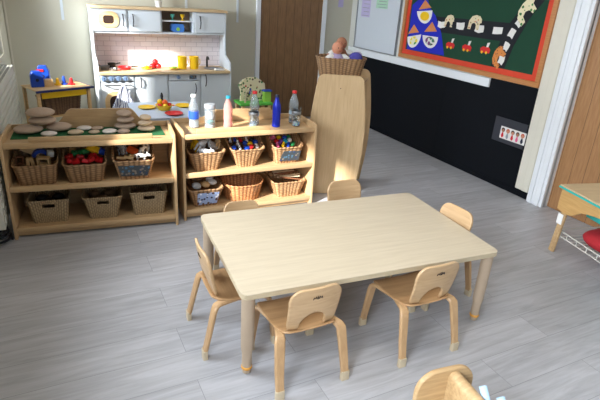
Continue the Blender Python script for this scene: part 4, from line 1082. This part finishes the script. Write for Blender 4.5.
# 7 cream things
f = F2(.180, .17, ZB); g = 'cream woollen bundles in the photo basket'
for i, (x, y, z, mt) in enumerate(((-.06, -.02, .0, 'cloudy'), (.0, -.03, .005, 'toywood'), (.055, -.01, .01, 'cloudy'), (-.02, .045, .02, 'wickdk'), (.065, .05, .02, 'cloudy'))):
    put(MB().ell((0, 0, .02), .038, .028, .022, lump=.16), 'wool_bundle', mt, '%s bundle in the basket with the blue photo, %s' % ('brown' if mt == 'wickdk' else 'tan' if mt == 'toywood' else 'cream', ('front left', 'front middle', 'front right', 'back middle', 'back right')[i]), 'bundle', g, f, x, y, H+z, (.3, .2, i))
# 9 sticks
f = F2(.820, .17, ZB); g = 'wooden sticks in the bottom basket'
for i in range(11):
    rnd = random.Random(i+40)
    put(MB().cyl((-.085, 0, 0), (.085, 0, 0), .0055, .0045, 8), 'wooden_stick', 'stickpale' if i % 3 else 'darkwood', 'thin %s stick, number %s counting from the basket front' % ('pale' if i % 3 else 'dark', ('one', 'two', 'three', 'four', 'five', 'six', 'seven', 'eight', 'nine', 'ten', 'eleven')[i]), 'stick', g, f, rnd.uniform(-.02, .02), -.08+i*.0155, H+.026+.006*(i % 4), (0, rnd.uniform(-.12, .12), rnd.uniform(-.35, .35)))
# dark cones in the seagrass baskets
for bx, nm, mats_ in ((.200, 'by the radiator', 'dark'), (.515, 'in the middle', 'wickdk'), (.800, 'at the right', 'wickdk')):
    f = F1(bx, .18, ZB)
    for i, (x, y) in enumerate(((-.05, .02), (.045, .03), (.0, -.045))):
        put(MB().ell((0, 0, .02), .04, .032, .024, lump=.12), 'dark_pouch' if mats_ == 'dark' else 'pine_cone', mats_, '%s in the seagrass basket %s, %s' % ('black pouch' if mats_ == 'dark' else 'brown pine cone', nm, ('back left', 'back right', 'front')[i]), 'pouch' if mats_ == 'dark' else 'pine cone', 'contents of the seagrass baskets', f, x, y, H-.01, (0, 0, i))

# ------------------------------------------------------------------ display board on the right wall
nb = thing('display_board', 'oak framed display board with a blue tower, road and paper animals', 'display board', (XR, 0, 0))
def flat(pts, d0, d1, name, mat, parent=None, label=None):
    o = MB().prism(pts, -d1, -d0, 'yz').build(name, mat, parent or nb, smooth=False)
    if label: o['label'] = label
    return o
Y0, Y1, Z0, Z1 = 2.735, 4.578, .905, 1.92
mb = MB()
mb.box(-.032, -.0005, Y0, Y1, Z0, Z0+.042).box(-.032, -.0005, Y0, Y1, Z1-.042, Z1).box(-.032, -.0005, Y0, Y0+.042, Z0+.042, Z1-.042).box(-.032, -.0005, Y1-.042, Y1, Z0+.042, Z1-.042)
mb.build('board_frame', 'frame', nb, bevel=.004)
MB().box(-.014, -.0005, Y0+.0425, Y1-.0425, Z0+.0425, Z1-.0425).build('backing', 'board_red', nb)
MB().box(-.0160, -.0142, Y0+.094, Y1-.094, Z0+.09, Z1-.09).build('green_paper', 'board_green', nb)
flat([(2.83, 1.83), (2.83, 1.555), (3.35, 1.565), (3.9, 1.60), (4.484, 1.62), (4.484, 1.83)], .0162, .0172, 'sky_paper', 'skyp')
flat([(4.463, 1.435), (4.458, .998), (3.873, 1.007), (3.963, 1.206), (4.083, 1.358), (4.193, 1.432), (4.25, 1.53), (4.32, 1.53)], .0174, .0186, 'blue_tower', 'board_blue')
for p in ([(4.27, 1.494), (4.349, 1.399), (4.158, 1.426)], [(4.39, 1.252), (4.469, 1.152), (4.297, 1.183)], [(4.116, 1.299), (4.216, 1.195), (4.027, 1.216)]):
    flat(p, .0190, .0202, 'paper_hat', 'tan', label='orange-tan paper triangle')
def bowl(a, b, c, mt):
    a, b, c = Vector(a), Vector(b), Vector(c); m = (a+b)/2; u = (a-b)/2; v = c-m
    pts = [m+u*math.cos(t_)+v*math.sin(t_) for t_ in [PI*i/14 for i in range(15)]]
    o = flat([(p.x, p.y) for p in pts], .0190, .0202, 'paper_bowl', 'paper')
    m2 = m+v*.42
    flat([(m2.x+u.x*.6*math.cos(t_)+v.x*.36*math.sin(t_), m2.y+u.y*.6*math.cos(t_)+v.y*.36*math.sin(t_)) for t_ in [2*PI*i/14 for i in range(14)]], .0204, .021, 'painted_patch', mt, o)
bowl((4.373, 1.381), (4.141, 1.403), (4.222, 1.274), 'yellow'); bowl((4.471, 1.122), (4.256, 1.166), (4.359, 1.024), 'bowlprint1'); bowl((4.231, 1.163), (3.996, 1.165), (4.099, 1.05), 'bowlprint2')
flat([(4.081, 1.352), (3.156, 1.363), (3.043, 1.526), (3.0, 1.58), (2.83, 1.60), (2.88, 1.534), (2.974, 1.406), (3.07, 1.187), (3.117, 1.0), (3.27, 1.0), (3.218, 1.213), (3.965, 1.213)], .0174, .0184, 'black_road', 'road')
rnd = random.Random(2)
for (y, z, a) in ((3.982, 1.285, 0), (3.722, 1.293, 0), (3.485, 1.287, 0), (3.271, 1.29, .05), (3.062, 1.376, .95), (3.115, 1.284, 1.15), (3.141, 1.178, 1.2), (3.168, 1.064, 1.35)):
    c_, s_ = math.cos(a), math.sin(a); pts = []
    for (u, v) in ((-.052, -.027), (0, -.031), (.052, -.026), (.056, 0), (.05, .030), (0, .026), (-.05, .031), (-.047, 0)):
        u *= .68 if a > .5 else 1; u += rnd.uniform(-.006, .006); v += rnd.uniform(-.005, .005); pts.append((y-(u*c_-v*s_), z+u*s_+v*c_))
    flat(pts, .0186, .0196, 'road_dash', 'paper')
BE = [(-1, -1), (-.55, -1), (-.45, -.25), (-.1, -.05), (.2, -.3), (.3, -1), (.7, -1), (.75, -.1), (1, .0), (.95, .5), (.6, .9), (.1, 1), (-.5, .8), (-.9, .2)]
for (y, z, sy, sz, a, mt, lb) in ((3.875, 1.326, .065, .055, 0, 'speckle', 'spotted paper elephant at the start of the road'), (3.545, 1.338, .080, .062, 0, 'speckle', 'spotted paper elephant in the middle of the road'), (3.02, 1.468, .105, .065, .9, 'leaves_print', 'green spotted cream paper elephant climbing the road'), (3.205, 1.088, .090, .058, 1.15, 'speckleo', 'orange paper elephant at the foot of the road')):
    c_, s_ = math.cos(a), math.sin(a)
    flat([(y-(u*sy*c_-v*sz*s_), z+u*sy*s_+v*sz*c_) for u, v in BE], .0200, .0212, 'paper_elephant', mt, label=lb)
for y, z in ((3.81, 1.117), (3.589, 1.119), (3.365, 1.128)):
    c = flat([(y+u, z+v) for u, v in ((.055, -.028), (.06, .005), (.03, .022), (-.005, .018), (-.035, .020), (-.058, .0), (-.05, -.030))], .0176, .0188, 'paper_car', 'red', label='red paper car')
    flat([(y-.005, z+.018), (y-.03, z+.02), (y-.042, z+.06), (y-.012, z+.055)], .0190, .0198, 'windscreen', 'paper', c)
    for dy in (.035, -.015): flat([(y+dy+.012*math.cos(t_), z-.028+.012*math.sin(t_)) for t_ in [2*PI*i/12 for i in range(12)]], .0190, .0198, 'wheel', 'yellow', c)

# whiteboard and notes
t = thing('whiteboard', 'small white marker board with notes between the doll basket and display board', 'whiteboard', (XR, 0, 0))
MB().box(-.014, -.0005, 4.67, 5.50, .905, 1.95).build('writing_surface', 'wb', t)
MB().box(-.02, -.0005, 4.652, 4.6695, .897, 1.965).box(-.02, -.0005, 5.5005, 5.518, .897, 1.965).box(-.02, -.0005, 4.6695, 5.5005, .897, .9045).box(-.02, -.0005, 4.6695, 5.5005, 1.9505, 1.965).build('metal_frame', 'alu', t)
def note(label, mat, y0, y1, z0, z1, rows=4):
    n_ = thing('paper_note', label, 'note', (XR-.0142, 0, 0), 0, 'notes on the whiteboard')
    MB().box(-.0012, 0, y0, y1, z0, z1).build('sheet', mat, n_)
    b = MB()
    for i in range(rows):
        z = z1-(i+.7)*(z1-z0)/rows
        b.box(-.0016, -.00125, y0+.02, y1-.02-.03*(i % 2), z, z+.006)
    b.build('printed_lines', 'grey', n_)
note('pale lilac note at the left of the whiteboard', 'lilac', 5.235, 5.42, 1.262, 1.56, 7)
note('mint green note at the top middle of the whiteboard', 'mint', 4.90, 5.12, 1.372, 1.62, 8)
t = tag(MB().box(3.325, 3.395, YB-.0045, YB-.001, 1.345, 1.47).build('paper_note', 'lilac'), 'small lilac note on the wall beside the brown door', 'note')
# children sign
t = thing('sign_holder', 'charcoal holder with a white strip of five cartoon children on the black panel', 'sign', (XR-.0125, 0, 0))
MB().box(-.006, -.0005, 2.752, 3.092, .392, .602).build('holder', 'charcoal', t, bevel=.002)
st = MB().box(-.0085, -.0065, 2.742, 3.010, .428, .532).build('picture_strip', 'paper', t)
for i, (hm, sk, cl) in enumerate((('hair', 'skin2', 'red'), ('redhair', 'skin', 'grey'), ('hair', 'skin', 'red'), ('hair', 'skin2', 'pink'), ('redhair', 'skin', 'navy'))):
    yc = 2.982-i*.052; 
    circ = lambda cy, cz, r, k=1.0: [(cy+r*math.cos(t_), cz+r*k*math.sin(t_)) for t_ in [2*PI*j/14 for j in range(14)]]
    flat(circ(yc, .503, .019), .0086, .0090, 'drawn_hair', hm, st); flat(circ(yc, .497, .0145), .0091, .0095, 'drawn_face', sk, st)
    flat([(yc-.006, .482), (yc+.006, .482), (yc+.014, .452), (yc+.006, .436), (yc-.006, .436), (yc-.014, .452)], .0086, .0090, 'drawn_body', cl, st)
# odds and ends
pts = [(-.335+.05*math.cos(i*.5)*(1-.01*i), 3.16+.07*math.sin(i*.5), .012+.002*i) for i in range(44)]
tag(MB().tube(pts, .007, 6).build('coiled_cable', 'cable'), 'dark coiled cable on the floor between radiator and shelf unit', 'cable')
tag(MB().ell((0, 0, .045), .05, .05, .045, u=20, v=12, lump=.06).build('soft_ball', 'purple', loc=(3.02, 4.38, 0)), 'small purple soft thing on the floor behind the tall board stand', 'ball')
